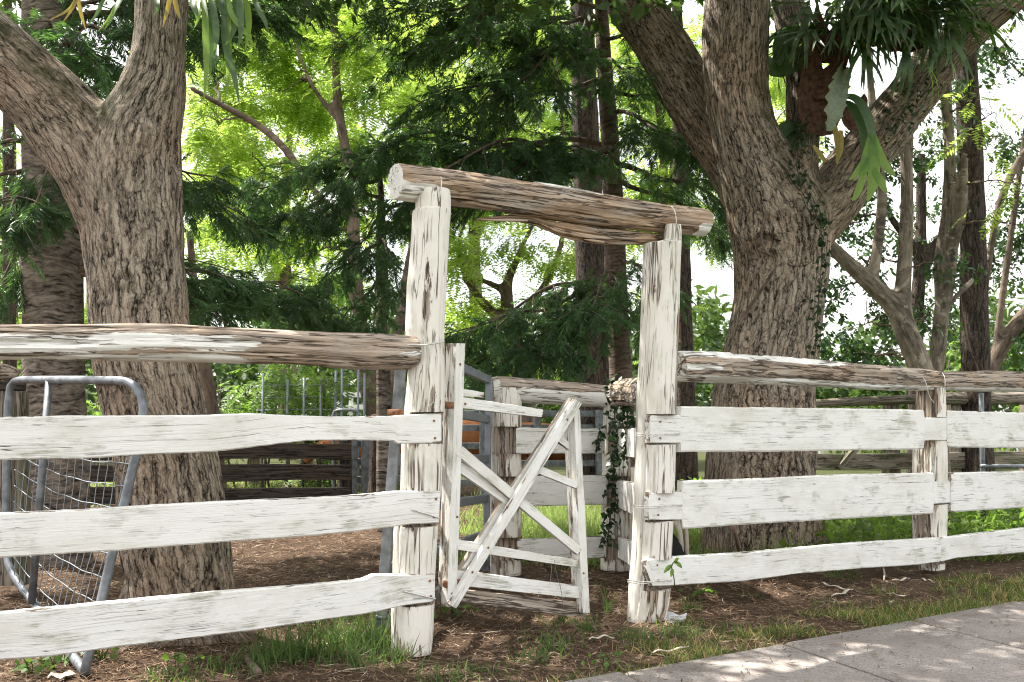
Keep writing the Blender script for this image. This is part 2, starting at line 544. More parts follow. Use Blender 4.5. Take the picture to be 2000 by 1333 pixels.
M_RING2 = mat_ringbark('pale_pine_bark', (0.07, 0.05, 0.04), (0.24, 0.175, 0.14), 34, 4)
M_SMOOTH = mat_smoothbark('pale_smooth_bark', (0.075, 0.062, 0.05), (0.33, 0.275, 0.215))
M_BRANCH = mat_smoothbark('brown_branch_bark', (0.06, 0.045, 0.035), (0.20, 0.15, 0.115))
M_PINE = mat_leaf('dark_pine_needles', (0.032, 0.072, 0.036), (0.105, 0.21, 0.08), 0.34, 0.38, None, (0.13, 0.28, 0.05), 0.5)
M_JAC = mat_leaf('bright_feathery_leaves', (0.13, 0.215, 0.04), (0.27, 0.35, 0.075), 0.6, 0.5, (0.5, 0.36, 0.08), (0.44, 0.60, 0.10))
M_CAMPH = mat_leaf('glossy_dark_leaves', (0.018, 0.045, 0.024), (0.05, 0.10, 0.04), 0.3, 0.3, None, (0.10, 0.22, 0.03))
M_CANOPY = mat_leaf('canopy_leaves', (0.04, 0.085, 0.02), (0.09, 0.16, 0.035), 0.35, 0.5)
M_BUSH = mat_leaf('sunlit_bush_leaves', (0.065, 0.13, 0.03), (0.17, 0.25, 0.05), 0.45, 0.5, None, (0.22, 0.37, 0.05))
M_FROND = mat_leaf('antler_fern_frond', (0.042, 0.088, 0.042), (0.12, 0.185, 0.08), 0.35, 0.36, (0.22, 0.13, 0.06), (0.11, 0.22, 0.04))
M_FROND_B = mat_leaf('bright_fern_frond', (0.11, 0.21, 0.045), (0.20, 0.31, 0.07), 0.5, 0.4, None, (0.42, 0.66, 0.10))
M_FROND_Y = mat_leaf('yellowing_fern_frond', (0.22, 0.19, 0.04), (0.46, 0.33, 0.07), 0.35, 0.5, None, (0.5, 0.38, 0.06))
M_SHIELD = mat_leaf('grey_green_shield_frond', (0.27, 0.34, 0.25), (0.36, 0.42, 0.3), 0.3, 0.55, None, (0.35, 0.45, 0.2))
M_SHIELD_D = mat_flat('dry_brown_shield_frond', (0.10, 0.055, 0.038), 0.9, 0, 0.5, 26, 0.1, 0.9)
M_IVY = mat_leaf('dark_ivy_leaves', (0.014, 0.034, 0.014), (0.04, 0.085, 0.025), 0.2, 0.35)
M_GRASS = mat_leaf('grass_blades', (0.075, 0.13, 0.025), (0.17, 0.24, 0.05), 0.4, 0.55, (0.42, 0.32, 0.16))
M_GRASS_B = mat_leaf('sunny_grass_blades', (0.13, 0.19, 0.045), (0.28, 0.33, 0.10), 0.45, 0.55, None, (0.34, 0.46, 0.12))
M_TALL = mat_leaf('green_grass_tufts', (0.055, 0.115, 0.03), (0.12, 0.19, 0.05), 0.35, 0.5, None, (0.16, 0.27, 0.05))
M_WEED = mat_leaf('weed_leaves', (0.08, 0.17, 0.03), (0.16, 0.28, 0.05), 0.4, 0.5)
M_LITTER = mat_leaf('dry_needles', (0.12, 0.072, 0.045), (0.42, 0.29, 0.19), 0.08, 0.85, (0.6, 0.52, 0.42), (0.2, 0.1, 0.05), 0.1)
M_CHIP = mat_flat('bleached_bark_strip', (0.52, 0.46, 0.38), 0.9, 0, 0.25, 30, 0.1, 0.4)
M_COW = mat_flat('tan_cattle_hide', (0.33, 0.135, 0.055), 0.85, 0, 0.2, 5, 0.15, 0.2)
M_HOOF = mat_flat('dark_hoof', (0.05, 0.04, 0.035), 0.6, 0, 0.2, 30)
M_PLASTIC = mat_flat('cream_plastic', (0.56, 0.50, 0.42), 0.5, 0, 0.08, 20, 0.4, 0.05)
M_DARKCLOTH = mat_flat('black_fabric', (0.02, 0.02, 0.022), 0.9, 0, 0.3, 30, 0.2)
M_PAPER = mat_flat('crumpled_paper', (0.62, 0.63, 0.65), 0.7, 0, 0.18, 40, 0.2)
M_TEAL = mat_flat('teal_plastic', (0.02, 0.30, 0.22), 0.5, 0, 0.1, 8)
M_WHITE = mat_flat('white_rail_paint', (0.74, 0.74, 0.72), 0.6, 0, 0.08, 6)
# ------------------------------------------------------------------ ground, footpath
PA = G(1125, 1333, 0.028); PB = G(2000, 1175, 0.028)
PE = unit((PB - PA) * A(1, 1, 0))                # along the footpath edge
PN = A(PE[1], -PE[0], 0)                         # towards the camera side
if PN[1] > 0: PN = -PN
PJ = unit((G(1760, 1333, 0.028) - G(1530, 1255, 0.028)) * A(1, 1, 0))   # direction of the slab joints

def path_dist(x, y):
    """metres from the footpath edge, positive on the fence side"""
    return -((x - PA[0]) * PN[0] + (y - PA[1]) * PN[1])

def ground_z(x, y):
    x = np.asarray(x, float); y = np.asarray(y, float)
    q = np.stack([x, y, x * 0], -1)
    z = 0.022 * fbm(q * 1.3, 3, 5) + 0.010 * fbm(q * 6, 2, 9)
    far = ss(14, 40, np.hypot(x, y))
    near_path = ss(0.35, -0.05, path_dist(x, y))
    z = z * (1 - far) * (1 - near_path) - 0.03 * ss(0.02, -0.1, path_dist(x, y))
    z = z + 0.10 * ss(0.75, 0.0, np.hypot((x + 1.70) , (y - 5.0))) * 0.35
    return z

def grass_cover(x, y):
    """0 bare litter .. 1 turf"""
    x = np.asarray(x, float); y = np.asarray(y, float)
    q = np.stack([x, y, x * 0], -1)
    d = path_dist(x, y)
    n = fbm(q * 2.2, 4, 21)
    verge = ss(0.72, 0.12, d + 0.8 * n) * ss(-0.2, 0.6, x * 0.6 + 0.9 * n - 0.1) * ss(-0.35, 0.1, fbm(q * 3.7, 3, 33) * 1.3 + 0.05 + 0.06 * x)
    sprig = ss(0.34, 0.55, n) * (d < 1.1) * 0.35
    lane = ss(7.3, 7.9, y + 0.5 * n) * ss(-0.7, 0.1, x + 0.4 * n) * ss(14.5, 12.5, y) * ss(3.4, 2.2, x)
    right = ss(2.2, 3.0, x - 0.25 * (y - 8)) * ss(7.6, 8.6, y + 0.4 * n) * (d > 0.8)
    far = ss(15, 19, y + n)
    road = ss(-1.6, -1.75, d)
    return np.clip(np.maximum.reduce([verge, sprig, lane, right, far, road]), 0, 1)

def mat_ground():
    k = NT('ground_litter')
    p = k.pos()
    a = k.noise(p, 9, 6, 0.65); b = k.noise(p, 55, 5, 0.7); c = k.noise(p, 1.1, 3, 0.5)
    col = k.mix(k.mr(b, 0.3, 0.7), (0.03, 0.019, 0.013), (0.15, 0.098, 0.067))
    col = k.mix(k.mr(a, 0.40, 0.66, 0, 0.7), col, (0.12, 0.077, 0.052))
    col = k.mix(k.mr(c, 0.5, 0.7, 0, 0.3), col, (0.16, 0.115, 0.082))
    g = k.mix(k.mr(b, 0.3, 0.7), (0.03, 0.042, 0.013), (0.095, 0.115, 0.04))
    col = k.mix(k.mr(k.m('ADD', k.attr('cover'), k.m('MULTIPLY', k.m('SUBTRACT', a, 0.5), 0.9)), 0.3, 0.75, 0, 0.85), col, g)
    return k.done(k.bsdf(col, 0.95, k.bump(k.m('ADD', b, k.m('MULTIPLY', a, 1.2)), 1.0, 0.03), spec=0.1))

def grow(a, b, step, ratio, far):
    mid = list(np.arange(a, b + 1e-6, step)); lo = [a]; hi = [mid[-1]]; s = step
    while hi[-1] < far:
        s *= ratio; hi.append(hi[-1] + s); lo.append(lo[-1] - s)
    return np.array(lo[:0:-1] + mid + hi[1:])
gx = grow(-4.5, 8.0, 0.07, 1.16, 900); gy = grow(2.6, 12.5, 0.07, 1.16, 900)
GX, GY = np.meshgrid(gx, gy)
GV = np.stack([GX, GY, ground_z(GX, GY)], -1).reshape(-1, 3)
gr = mk('ground', GV, [grid_faces(len(gy), len(gx), closed=False)], mat_ground(), None, True,
        {'cover': grass_cover(GX, GY).ravel()}, origin=(0, 0, 0))
tag(gr, kind='structure')

def mat_concrete():
    k = NT('pinkish_concrete')
    p = k.pos()
    a = k.noise(p, 3.0, 5, 0.6); b = k.noise(p, 130, 4, 0.7); c = k.noise(p, 38, 4, 0.65)
    col = k.mix(k.mr(b, 0.36, 0.66), (0.18, 0.157, 0.145), (0.45, 0.41, 0.385))
    col = k.mix(k.mr(a, 0.38, 0.68, 0, 0.6), col, (0.26, 0.22, 0.2))
    col = k.mix(k.mr(c, 0.60, 0.68, 0, 0.55), col, (0.12, 0.09, 0.07))
    st = k.noise(p, 1.3, 6, 0.7)
    col = k.mix(k.mr(st, 0.52, 0.66, 0, 0.45), col, (0.15, 0.125, 0.11))
    return k.done(k.bsdf(col, 0.9, k.bump(b, 0.7, 0.004), spec=0.2))
M_CONC = mat_concrete()
path = thing('footpath', None, None, (PA[0], PA[1], 0))
tag(path, kind='structure')
S0 = G(1530, 1255, 0.028)
for i in range(-3, 7):
    o0 = S0 + PE * (0.985 * i + 0.012); L = 0.961; W = 1.55 / abs(np.dot(PJ, PN))
    geo = Geo()
    top = 0.028 + 0.004 * math.sin(i * 2.3)
    ring = []
    us = [0, 0.012, L * .25, L * .5, L * .75, L - 0.012, L]; vs = [0, 0.012, W * .3, W * .6, W - 0.012, W]
    V = []
    for vi, v in enumerate(vs):
        for ui, u in enumerate(us):
            e = (ui in (0, 6)) or (vi in (0, 5))
            q = o0 + PE * u + PJ * v
            V.append([q[0], q[1], top - (0.009 if e else 0)])
    V = np.array(V); nu, nv = len(us), len(vs)
    F = [grid_faces(nv, nu, closed=False)]
    edge = [j for j in range(nu)] + [r * nu + nu - 1 for r in range(1, nv)] + [(nv - 1) * nu + j for j in range(nu - 2, -1, -1)] + [r * nu for r in range(nv - 2, 0, -1)]
    k = len(V); low = V[edge].copy(); low[:, 2] = -0.08
    V = np.concatenate([V, low]); ne = len(edge); e = np.array(edge); j = np.arange(ne); j2 = (j + 1) % ne
    F.append(np.stack([e[j], k + j, k + j2, e[j2]], 1))
    mk('slab', V, F, M_CONC, path, True, None, 40)
# ------------------------------------------------------------------ timber: planks, logs, posts
def edge_plank(name, wall, E0, E1, thick, parent, mat, off=0.0, n=70, wear=-0.10, edge=0.2, ends=0.12, jit=0.8, seed=1, bow=0.004, wearf=None):
    """plank whose two long edges are photo polylines E0 (lower/left) and E1 (upper/right), matched by x or y order"""
    E0 = np.asarray(E0, float); E1 = np.asarray(E1, float)
    ax = 0 if abs(E1[-1, 0] - E1[0, 0]) >= abs(E1[-1, 1] - E1[0, 1]) else 1
    t0, t1 = [(E[:, ax] - E[0, ax]) / (E[-1, ax] - E[0, ax]) for E in (E0, E1)]
    st = np.unique(np.round(np.concatenate([np.linspace(0, 1, n), t0, t1]), 5))
    def ev(E, t): return np.stack([np.interp(st, t, E[:, 0]), np.interp(st, t, E[:, 1])], 1)
    e0, e1 = ev(E0, t0), ev(E1, t1)
    oth = 1 - ax
    q = st * len(st) * 0.35
    e0[:, oth] += jit * noise1(q, seed) * 1.2 + jit * 0.7 * noise1(q * 3, seed + 5)
    e1[:, oth] += jit * noise1(q, seed + 50) * 1.2 + jit * 0.7 * noise1(q * 3, seed + 55)
    a0 = np.array([wall.at(x, y, off) for x, y in e0]); a1 = np.array([wall.at(x, y, off) for x, y in e1])
    N_ = len(st); s = np.concatenate([[0], np.cumsum(np.linalg.norm(np.diff((a0 + a1) / 2, axis=0), axis=1))])
    h = np.linalg.norm(a1 - a0, axis=1)
    va = [0.0, 0.035, 0.12, 0.38, 0.65, 0.88, 0.965, 1.0]
    dep = [-0.006, 0.0, 0, 0, 0, 0, 0.0, -0.006]
    va2 = [1.0, 0.5, 0.0]
    rings, gr, we = [], [], []
    bw = bow * noise1(s * 1.5, seed + 9)
    endw = ends * (np.exp(-s / 0.03) + np.exp(-(s[-1] - s) / 0.03))
    for v, d in zip(va, dep):
        p = a0 * (1 - v) + a1 * v + wall.n * (d + bw)[:, None]
        rings.append(p); gr.append(np.stack([s, v * h, s * 0 + d], 1))
        ew = edge if v in (0.0, 1.0) else edge * 0.55 if v in (0.035, 0.965) else 0.0
        we.append(wear + ew + endw)
    for v in va2:
        rings.append(a0 * (1 - v) + a1 * v + wall.n * (bw - thick)[:, None])
        gr.append(np.stack([s, v * h, s * 0 - thick], 1)); we.append(wear + 0.12 + endw)
    rings = np.stack(rings, 1); gr = np.stack(gr, 1); we = np.stack(we, 1)
    if wearf is not None:
        we = we + wearf(st[:, None] + 0 * we, (np.array(va + va2))[None] + 0 * we)
    return loft(name, rings, mat, parent, gr, we, sharp=30)

def batten(name, wall, a, b, wa, wb, thick, parent, mat, off=0.0, seed=1, wear=-0.05, n=30, **kw):
    a = A(*a); b = A(*b); d = unit(b - a); nn = A(-d[1], d[0])
    if abs(d[0]) >= abs(d[1]):
        if nn[1] < 0: nn = -nn           # lower edge first
    elif nn[0] > 0: nn = -nn
    E0 = [a + nn * wa / 2, b + nn * wb / 2]; E1 = [a - nn * wa / 2, b - nn * wb / 2]
    return edge_plank(name, wall, E0, E1, thick, parent, mat, off, n, wear + 0.03, 0.16, 0.12, 0.5, seed, 0.002, **kw)

def log(name, path, rad, parent, mat, wearf, n=110, m=30, seed=1, rough=0.05, capwear=None, lump=0.04, flat=None, splits=0, flakes=0):
    """round timber; wearf(t, up, front) gives the bared amount"""
    pts = np.asarray(path, float)
    pr = smooth_path(np.concatenate([pts, np.asarray(rad, float)[:, None]], 1), n, 1)
    pts, rad = pr[:, :3], pr[:, 3]
    T, U, W = frames(pts, A(0, 0, 1))
    th = np.arange(m) * 2 * math.pi / m
    s = np.concatenate([[0], np.cumsum(np.linalg.norm(np.diff(pts, axis=0), axis=1))])
    S, TH = np.meshgrid(s, th, indexing='ij')
    q = np.stack([S * 2.2, np.cos(TH) * 1.6, np.sin(TH) * 1.6], -1)
    r = rad[:, None] * (1 + lump * fbm(q, 3, seed) + rough * fbm(q * A(1.5, 5, 5), 3, seed + 7))
    rr = np.random.default_rng(seed + 90)
    for i in range(splits):
        t0 = rr.uniform(0, 2 * math.pi); s0 = rr.uniform(0, s[-1]); L = rr.uniform(0.15, 0.6)
        d = np.angle(np.exp(1j * (TH - t0 - 0.12 * noise1(s * 3 + i * 9, seed + i)[:, None])))
        r = r - rad[:, None] * rr.uniform(0.08, 0.2) * np.exp(-(d / 0.075) ** 2) * ss(L, L * 0.6, np.abs(S - s0))
    for i in range(flakes):
        t0 = rr.uniform(0, 2 * math.pi); s0 = rr.uniform(0, s[-1]); L = rr.uniform(0.1, 0.35); wd = rr.uniform(0.15, 0.5)
        d = np.angle(np.exp(1j * (TH - t0))) + 0.25 * noise1(s * 9 + i * 5, seed + 40 + i)[:, None]
        r = r - rr.uniform(0.004, 0.009) * ss(wd, wd * 0.8, np.abs(d)) * ss(L, L * 0.9, np.abs(S - s0))
    V = pts[:, None] + r[..., None] * (np.cos(TH)[..., None] * U[:, None] + np.sin(TH)[..., None] * W[:, None])
    nrm = unit(V - pts[:, None])
    we = wearf(S / s[-1], nrm[..., 2], -nrm[..., 1]) + 0.13 * fbm(q * A(0.9, 2.2, 2.2), 4, seed + 11)
    g = np.stack([S, r * np.cos(TH), r * np.sin(TH)], -1)
    return loft(name, V, mat, parent, g, we, sharp=50, capwear=capwear)

def post(name, Y, outline, parent, mat, wall, notches=(), wearf=None, thick=0.04, n=170, m=84, seed=1, squar=2.0, cracks=7, facing=0.0, dn=None):
    """upright log from its photo outline (y, left x, right x); notches are photo heights cut flat for a board"""
    o = np.asarray(outline, float)
    ys = np.unique(np.concatenate([np.linspace(o[0, 0], o[-1, 0], n)] + [np.array([a - 0.6, a + 0.6, b - 0.6, b + 0.6]) for a, b in notches] + [o[:, 0]]))
    ys = ys[(ys >= o[0, 0]) & (ys <= o[-1, 0])]
    xl, xr = np.interp(ys, o[:, 0], o[:, 1]), np.interp(ys, o[:, 0], o[:, 2])
    pl = np.array([P(x, y, Y) for x, y in zip(xl, ys)]); pr = np.array([P(x, y, Y) for x, y in zip(xr, ys)])
    c = (pl + pr) / 2; r0 = np.linalg.norm(pr - pl, axis=1) / 2
    th = np.arange(m) * 2 * math.pi / m
    z = c[:, 2]
    Z, TH = np.meshgrid(z, th, indexing='ij')
    nd = wall.n if facing == 0.0 else A(math.sin(facing), -math.cos(facing), 0)
    sd = A(-nd[1], nd[0], 0)
    cs, sn = np.cos(TH), np.sin(TH)
    sq = (np.abs(cs) ** squar + np.abs(sn) ** squar) ** (-1 / squar)
    q = np.stack([cs * 1.4, sn * 1.4, Z * 1.3], -1)
    r = r0[:, None] * sq * (1 + 0.045 * fbm(q, 3, seed) + 0.03 * fbm(q * A(6, 6, 0.7), 3, seed + 3))
    rr = np.random.default_rng(seed)
    for i in range(cracks):
        t0 = rr.uniform(0, 2 * math.pi); z0 = rr.uniform(z.min(), z.max()); L = rr.uniform(0.25, 0.9)
        wob = 0.10 * noise1(Z[:, 0] * 4 + i * 9, seed + i)
        d = np.angle(np.exp(1j * (TH - t0 - wob[:, None])))
        r = r - 0.016 * np.exp(-(d / 0.045) ** 2) * ss(L, L * 0.6, np.abs(Z - z0))
    V = c[:, None] + (r * cs)[..., None] * nd + (r * sn)[..., None] * sd
    we = 0.0 + 0.13 * fbm(q * A(1.6, 1.6, 0.9), 3, seed + 17)
    if wearf is not None: we = we + wearf(ys[:, None] + 0 * Z, TH)
    for a, b in notches:
        mid = 0.5 * (a + b)
        inside = (ys > a) & (ys < b)
        front = np.dot(np.append(wall.p0, 0) - c.mean(0), wall.n) * 1.0
        d0 = front - thick - 0.003 if dn is None else dn
        for i in np.where(inside)[0]:
            pj = (V[i] - A(c[i, 0], c[i, 1], 0)) @ wall.n
            front_i = np.dot(A(wall.p0[0], wall.p0[1], 0) - A(c[i, 0], c[i, 1], 0), wall.n)
            lim = front_i - thick - 0.003
            over = np.maximum(0, pj - lim)
            V[i] -= over[:, None] * wall.n
            we[i] += np.where(over > 0, 0.2, 0)
        near = np.minimum(np.abs(ys - a), np.abs(ys - b))
        we += (0.10 * np.exp(-(near / 9.0) ** 2))[:, None] * (np.cos(TH) > 0.1)
    g = np.stack([Z, r * cs, r * sn], -1)
    # rings run top -> bottom; reverse so that the skin faces outwards
    return loft(name, V[::-1], mat, parent, g[::-1], we[::-1], sharp=42)

def shifted_wall(c0, c1, off):
    w = Wall(c0, c1)
    return Wall(A(*c0) + w.n[:2] * off, A(*c1) + w.n[:2] * off)

cL0, cL, cR, cR2, cR3 = A(*pxY(0, 3.92)), A(*pxY(825, 4.70)), A(*pxY(1272, 5.46)), A(*pxY(1815, 7.1)), A(*pxY(2000, 7.83))
WL1 = shifted_wall(cL0, cL, 0.085)
WR1 = shifted_wall(cR, cR2, 0.085)
WR2 = shifted_wall(cR2, cR3, 0.085)
WG = Wall(cL, cR)                                           # line of the gateway

# ---- gateway: two posts and a log lintel
gw = thing('gateway', 'tall gateway of two peeling white log posts under a rotting log lintel', 'gateway', (0.17, 5.08, 0))
post('post', 4.70, [(372, 816, 879), (388, 812, 881), (410, 811, 881), (414, 806, 881), (450, 804, 878), (500, 801, 876), (560, 795, 873), (645, 792, 868),
     (700, 800, 869), (760, 794, 869), (800, 790, 868), (870, 785, 866), (960, 783, 862), (1000, 774, 857), (1040, 769, 855), (1120, 767, 850), (1190, 764, 848), (1240, 765, 846), (1275, 764, 843)],
     gw, MP_POST, WL1, [(806, 866), (959, 1026), (1121, 1178)], seed=4,
     wearf=lambda y, t: 0.13 * np.exp(-((y - 775) / 26) ** 2) * (np.sin(t) > -0.2) + 0.10 * ss(1215, 1265, y))
post('post', 5.46, [(440, 1300, 1330), (452, 1298, 1331), (470, 1296, 1331), (478, 1257, 1331), (520, 1256, 1329), (620, 1252, 1326), (700, 1249, 1323), (760, 1245, 1321), (800, 1243, 1320),
     (870, 1242, 1319), (930, 1240, 1318), (1000, 1237, 1316), (1080, 1233, 1312), (1150, 1227, 1310), (1180, 1226, 1307), (1215, 1224, 1298)],
     gw, MP_POST, WR1, [(810, 868), (962, 1017), (1090, 1148)], seed=9,
     wearf=lambda y, t: 0.30 * ss(595, 640, y) * ss(812, 790, y) * np.exp(-((np.angle(np.exp(1j * (t - 0.55)))) / 0.26) ** 2)
     + 0.22 * ss(1085, 1110, y) * np.exp(-((np.angle(np.exp(1j * (t + 0.7)))) / 0.3) ** 2) + 0.26 * ss(1140, 1160, y) * np.exp(-((np.angle(np.exp(1j * (t - 0.25)))) / 0.35) ** 2))
# lintel, lying in the notched post tops
lt = [(772, 320, 390), (800, 323, 394), (840, 328, 398), (900, 336, 404), (1000, 351, 417), (1100, 366, 434), (1200, 383, 446), (1300, 399, 455), (1350, 404, 459), (1374, 408, 461)]
WLT = shifted_wall(cL, cR, -0.012)
lp, lr = [], []
for x, a, b in lt:
    p, q = WLT.at(x, a), WLT.at(x, b); lp.append((p + q) / 2); lr.append(np.linalg.norm(p - q) / 2)
lin = log('lintel', lp, lr, gw, MP_LINTEL, lambda t, u, f: 0.34 - 0.46 * ss(0.13, 0.05, t) * ss(0.1, -0.4, u) - 0.46 * ss(0.94, 0.97, t) * ss(-0.1, -0.5, u)
          - 0.42 * np.exp(-((t - 0.50) / 0.10) ** 2) * ss(0.72, 0.86, u), n=220, m=72, seed=3, rough=0.08, capwear=-0.15, splits=26, flakes=16)
# split rotten length hanging under the lintel
sp = [(928, 428, 431, -0.02), (960, 424, 433, -0.02), (1000, 420, 434, -0.02), (1040, 421, 438, -.02), (1062, 430, 449, -0.02), (1085, 435, 459, -0.02), (1120, 440, 469, -0.02), (1170, 447, 477, -0.02), (1230, 453, 478, -0.02), (1275, 457, 477, -0.02), (1290, 459, 472, -0.02)]
pp, rr_ = [], []
for x, a, b, o in sp:
    p, q = WLT.at(x, a, o), WLT.at(x, b, o); pp.append((p + q) / 2); rr_.append(np.linalg.norm(p - q) / 2)
log('broken_splinter', pp, rr_, lin, M_ROT, lambda t, u, f: 0.3 + 0 * t, n=140, m=40, seed=13, rough=0.6, lump=0.2, splits=14, flakes=12)
for (xa, ya, xb, yb, o) in ((985, 418, 1060, 424, 0.0), (940, 430, 1030, 431, 0.01), (1150, 474, 1215, 468, 0.0), (1140, 468, 1180, 474, 0.02)):
    Geo().tube(resample([WLT.at(xa, ya, o), WLT.at(xb, yb, o)], 6), [0.0015, 0.004, 0.007, 0.008, 0.008, 0.006], 5).build('splinter', M_ROT, lin)

def wire(name, parent, pts, rad=0.0022, mat=None, n=24):
    return Geo().tube(smooth_path(np.asarray(pts, float), n, 2), rad, 5).build(name, mat or M_WIRE, parent)
for pts in ([(861, 346, .10), (863, 352, .12), (861, 372, .125), (858, 392, .11), (856, 404, .10)],):
    wire('tie_wire', gw, [WG.at(x, y, o) for x, y, o in pts], 0.003)
wire('tie_wire', gw, [WG.at(x, y, o) for x, y, o in ((1312, 404, .08), (1318, 412, .10), (1321, 430, .105), (1320, 450, .10), (1319, 470, .10))], 0.003)
wire('tie_wire', gw, [WG.at(x, y, o) for x, y, o in ((1290, 709, .105), (1300, 708, .115), (1318, 711, .11), (1330, 712, .06))], 0.003, M_RUST)

# ---- left fence: log rail and three boards
lf = thing('fence', 'white board fence with a peeling log top rail, left of the gateway', 'fence', (cL0[0], cL0[1], 0))
def rail_log(name, wall, pts, off, parent, wearf, **kw):
    c, r = [], []
    for x, a, b in pts:
        p, q = wall.at(x, a, off), wall.at(x, b, off); c.append((p + q) / 2); r.append(np.linalg.norm(p - q) / 2)
    return log(name, c, r, parent, MP_RAIL, wearf, **kw)
rail_log('top_rail', WL1, [(-260, 628, 700), (-100, 632, 702), (0, 635, 703), (150, 634, 705), (320, 633, 708), (350, 634, 708), (500, 642, 711), (560, 646, 713), (650, 650, 719), (720, 652, 724), (790, 655, 724), (812, 658, 718)],
         -0.05, lf, lambda t, u, f: 0.34 - 0.32 * ss(0.78, 0.55, t) * ss(0.62, 0.25, u) + 0.20 * np.exp(-((u + 0.62 + 0.1 * np.sin(t * 9)) / 0.13) ** 2) - 0.34 * ss(0.93, 0.97, t) * np.exp(-((u + 0.1) / 0.2) ** 2) - 0.24 * ss(0.85, 0.92, t) * np.exp(-((u + 0.75) / 0.15) ** 2),
         n=240, m=64, seed=21, rough=0.07, splits=22, flakes=22)
TB = [(-260, 820), (0, 815), (130, 812), (400, 811), (490, 807), (560, 811), (650, 814), (750, 813), (808, 810), (862, 807)]
BB = [(-260, 905), (0, 899), (150, 897), (300, 888), (420, 883), (480, 876), (540, 868), (600, 861), (690, 860), (770, 862), (776, 867), (862, 866)]
edge_plank('board', WL1, BB, TB, 0.04, lf, MP_PAINT, 0, 150, -0.09, seed=31)
edge_plank('board', WL1, [(-260, 1106), (0, 1090), (230, 1076), (400, 1062), (600, 1048), (700, 1038), (760, 1031), (800, 1025), (857, 1022)],
           [(-260, 1012), (0, 1003), (160, 996), (300, 987), (430, 980), (640, 971), (700, 967), (780, 959), (860, 959)], 0.04, lf, MP_PAINT, 0, 150, -0.09, seed=37)
edge_plank('board', WL1, [(-260, 1318), (0, 1290), (100, 1283), (230, 1265), (370, 1248), (480, 1234), (600, 1216), (690, 1203), (740, 1195), (785, 1184), (850, 1176)],
           [(-260, 1214), (0, 1197), (130, 1185), (270, 1171), (420, 1157), (560, 1146), (650, 1139), (710, 1132), (730, 1123), (848, 1121)], 0.04, lf, MP_PAINT, 0, 150, -0.075, seed=41)
for pts in (((795, 674, .02), (825, 675, .035), (850, 671, .04), (868, 668, .02)), ((804, 995, .006), (812, 998, .009), (840, 1006, .01), (858, 1012, .004)), ((788, 1155, .006), (800, 1158, .009), (830, 1165, .01), (851, 1170, .004))):
    wire('tie_wire', lf, [WL1.at(*q) for q in pts], 0.0035)

# ---- right fence: two bays
rf = thing('fence', 'white board fence with ragged log rails running along the footpath, right of the gateway', 'fence', (cR2[0], cR2[1], 0))
rail_log('top_rail', WR1, [(1322, 688, 744), (1340, 686, 746), (1400, 688, 748), (1440, 690, 750), (1520, 697, 752), (1610, 704, 758), (1690, 712, 761), (1770, 718, 763), (1832, 725, 765), (1850, 729, 763)],
         -0.05, rf, lambda t, u, f: 0.34 - 0.46 * ss(0.45, 0.75, u) * ss(0.62, 0.45, t) - 0.44 * ss(-0.5, -0.7, u) - 0.3 * ss(0.14, 0.08, t) * np.exp(-((u + 0.05) / 0.3) ** 2), n=200, m=56, seed=51, rough=0.07, splits=16, flakes=18)
rail_log('top_rail', WR2, [(1828, 727, 763), (1860, 725, 764), (1920, 725, 765), (2000, 727, 766), (2120, 730, 768), (2300, 735, 770)],
         -0.045, rf, lambda t, u, f: 0.32 - 0.38 * ss(-0.55, -0.8, u), n=110, m=48, seed=55, rough=0.07, splits=10, flakes=10)
edge_plank('board', WR1, [(1270, 866), (1329, 866), (1330, 883), (1500, 883), (1600, 881), (1804, 878), (1806, 861), (1858, 861)],
           [(1270, 811), (1328, 811), (1330, 794), (1500, 796), (1700, 799), (1804, 801), (1806, 816), (1858, 816)], 0.04, rf, MP_PAINT, 0, 110, -0.10, seed=61)
edge_plank('board', WR1, [(1268, 1016), (1332, 1016), (1334, 1034), (1500, 1022), (1600, 1017), (1700, 1011), (1822, 1004), (1824, 985), (1862, 982)],
           [(1268, 962), (1332, 962), (1334, 940), (1500, 934), (1650, 927), (1824, 924), (1826, 941), (1862, 939)], 0.04, rf, MP_PAINT, 0, 110, -0.10, seed=67)
edge_plank('board', WR1, [(1264, 1120), (1274, 1146), (1300, 1145), (1450, 1136), (1570, 1120), (1680, 1111), (1790, 1104), (1838, 1098)],
           [(1262, 1096), (1272, 1092), (1320, 1088), (1480, 1078), (1650, 1062), (1800, 1053), (1838, 1050)], 0.04, rf, MP_PAINT, 0, 110, -0.08, seed=71)
edge_plank('board', WR2, [(1838, 1098), (1870, 1090), (2000, 1080), (2300, 1056)], [(1838, 1050), (1860, 1048), (2000, 1032), (2300, 1008)], 0.04, rf, MP_PAINT, 0.002, 60, -0.06, seed=73)
edge_plank('board', WR2, [(1850, 874), (2000, 876), (2300, 880)], [(1850, 802), (2000, 806), (2300, 812)], 0.04, rf, MP_PAINT, 0.003, 60, -0.10, seed=77)
edge_plank('board', WR2, [(1857, 1001), (2000, 992), (2300, 974)], [(1857, 924), (2000, 920), (2300, 912)], 0.04, rf, MP_PAINT, 0.003, 60, -0.10, seed=79)
post('post', 7.1, [(755, 1795, 1840), (800, 1793, 1841), (880, 1789, 1842), (1000, 1787, 1842), (1060, 1790, 1841), (1112, 1800, 1839)], rf, MP_POST, WR1,
     [(816, 861), (941, 984), (1050, 1100)], seed=14, squar=5.0, n=120,
     wearf=lambda y, t: 0.25 * ss(815, 800, y) * (np.sin(t) < -0.1) + 0.12 * (np.sin(t) < -0.6), cracks=5)
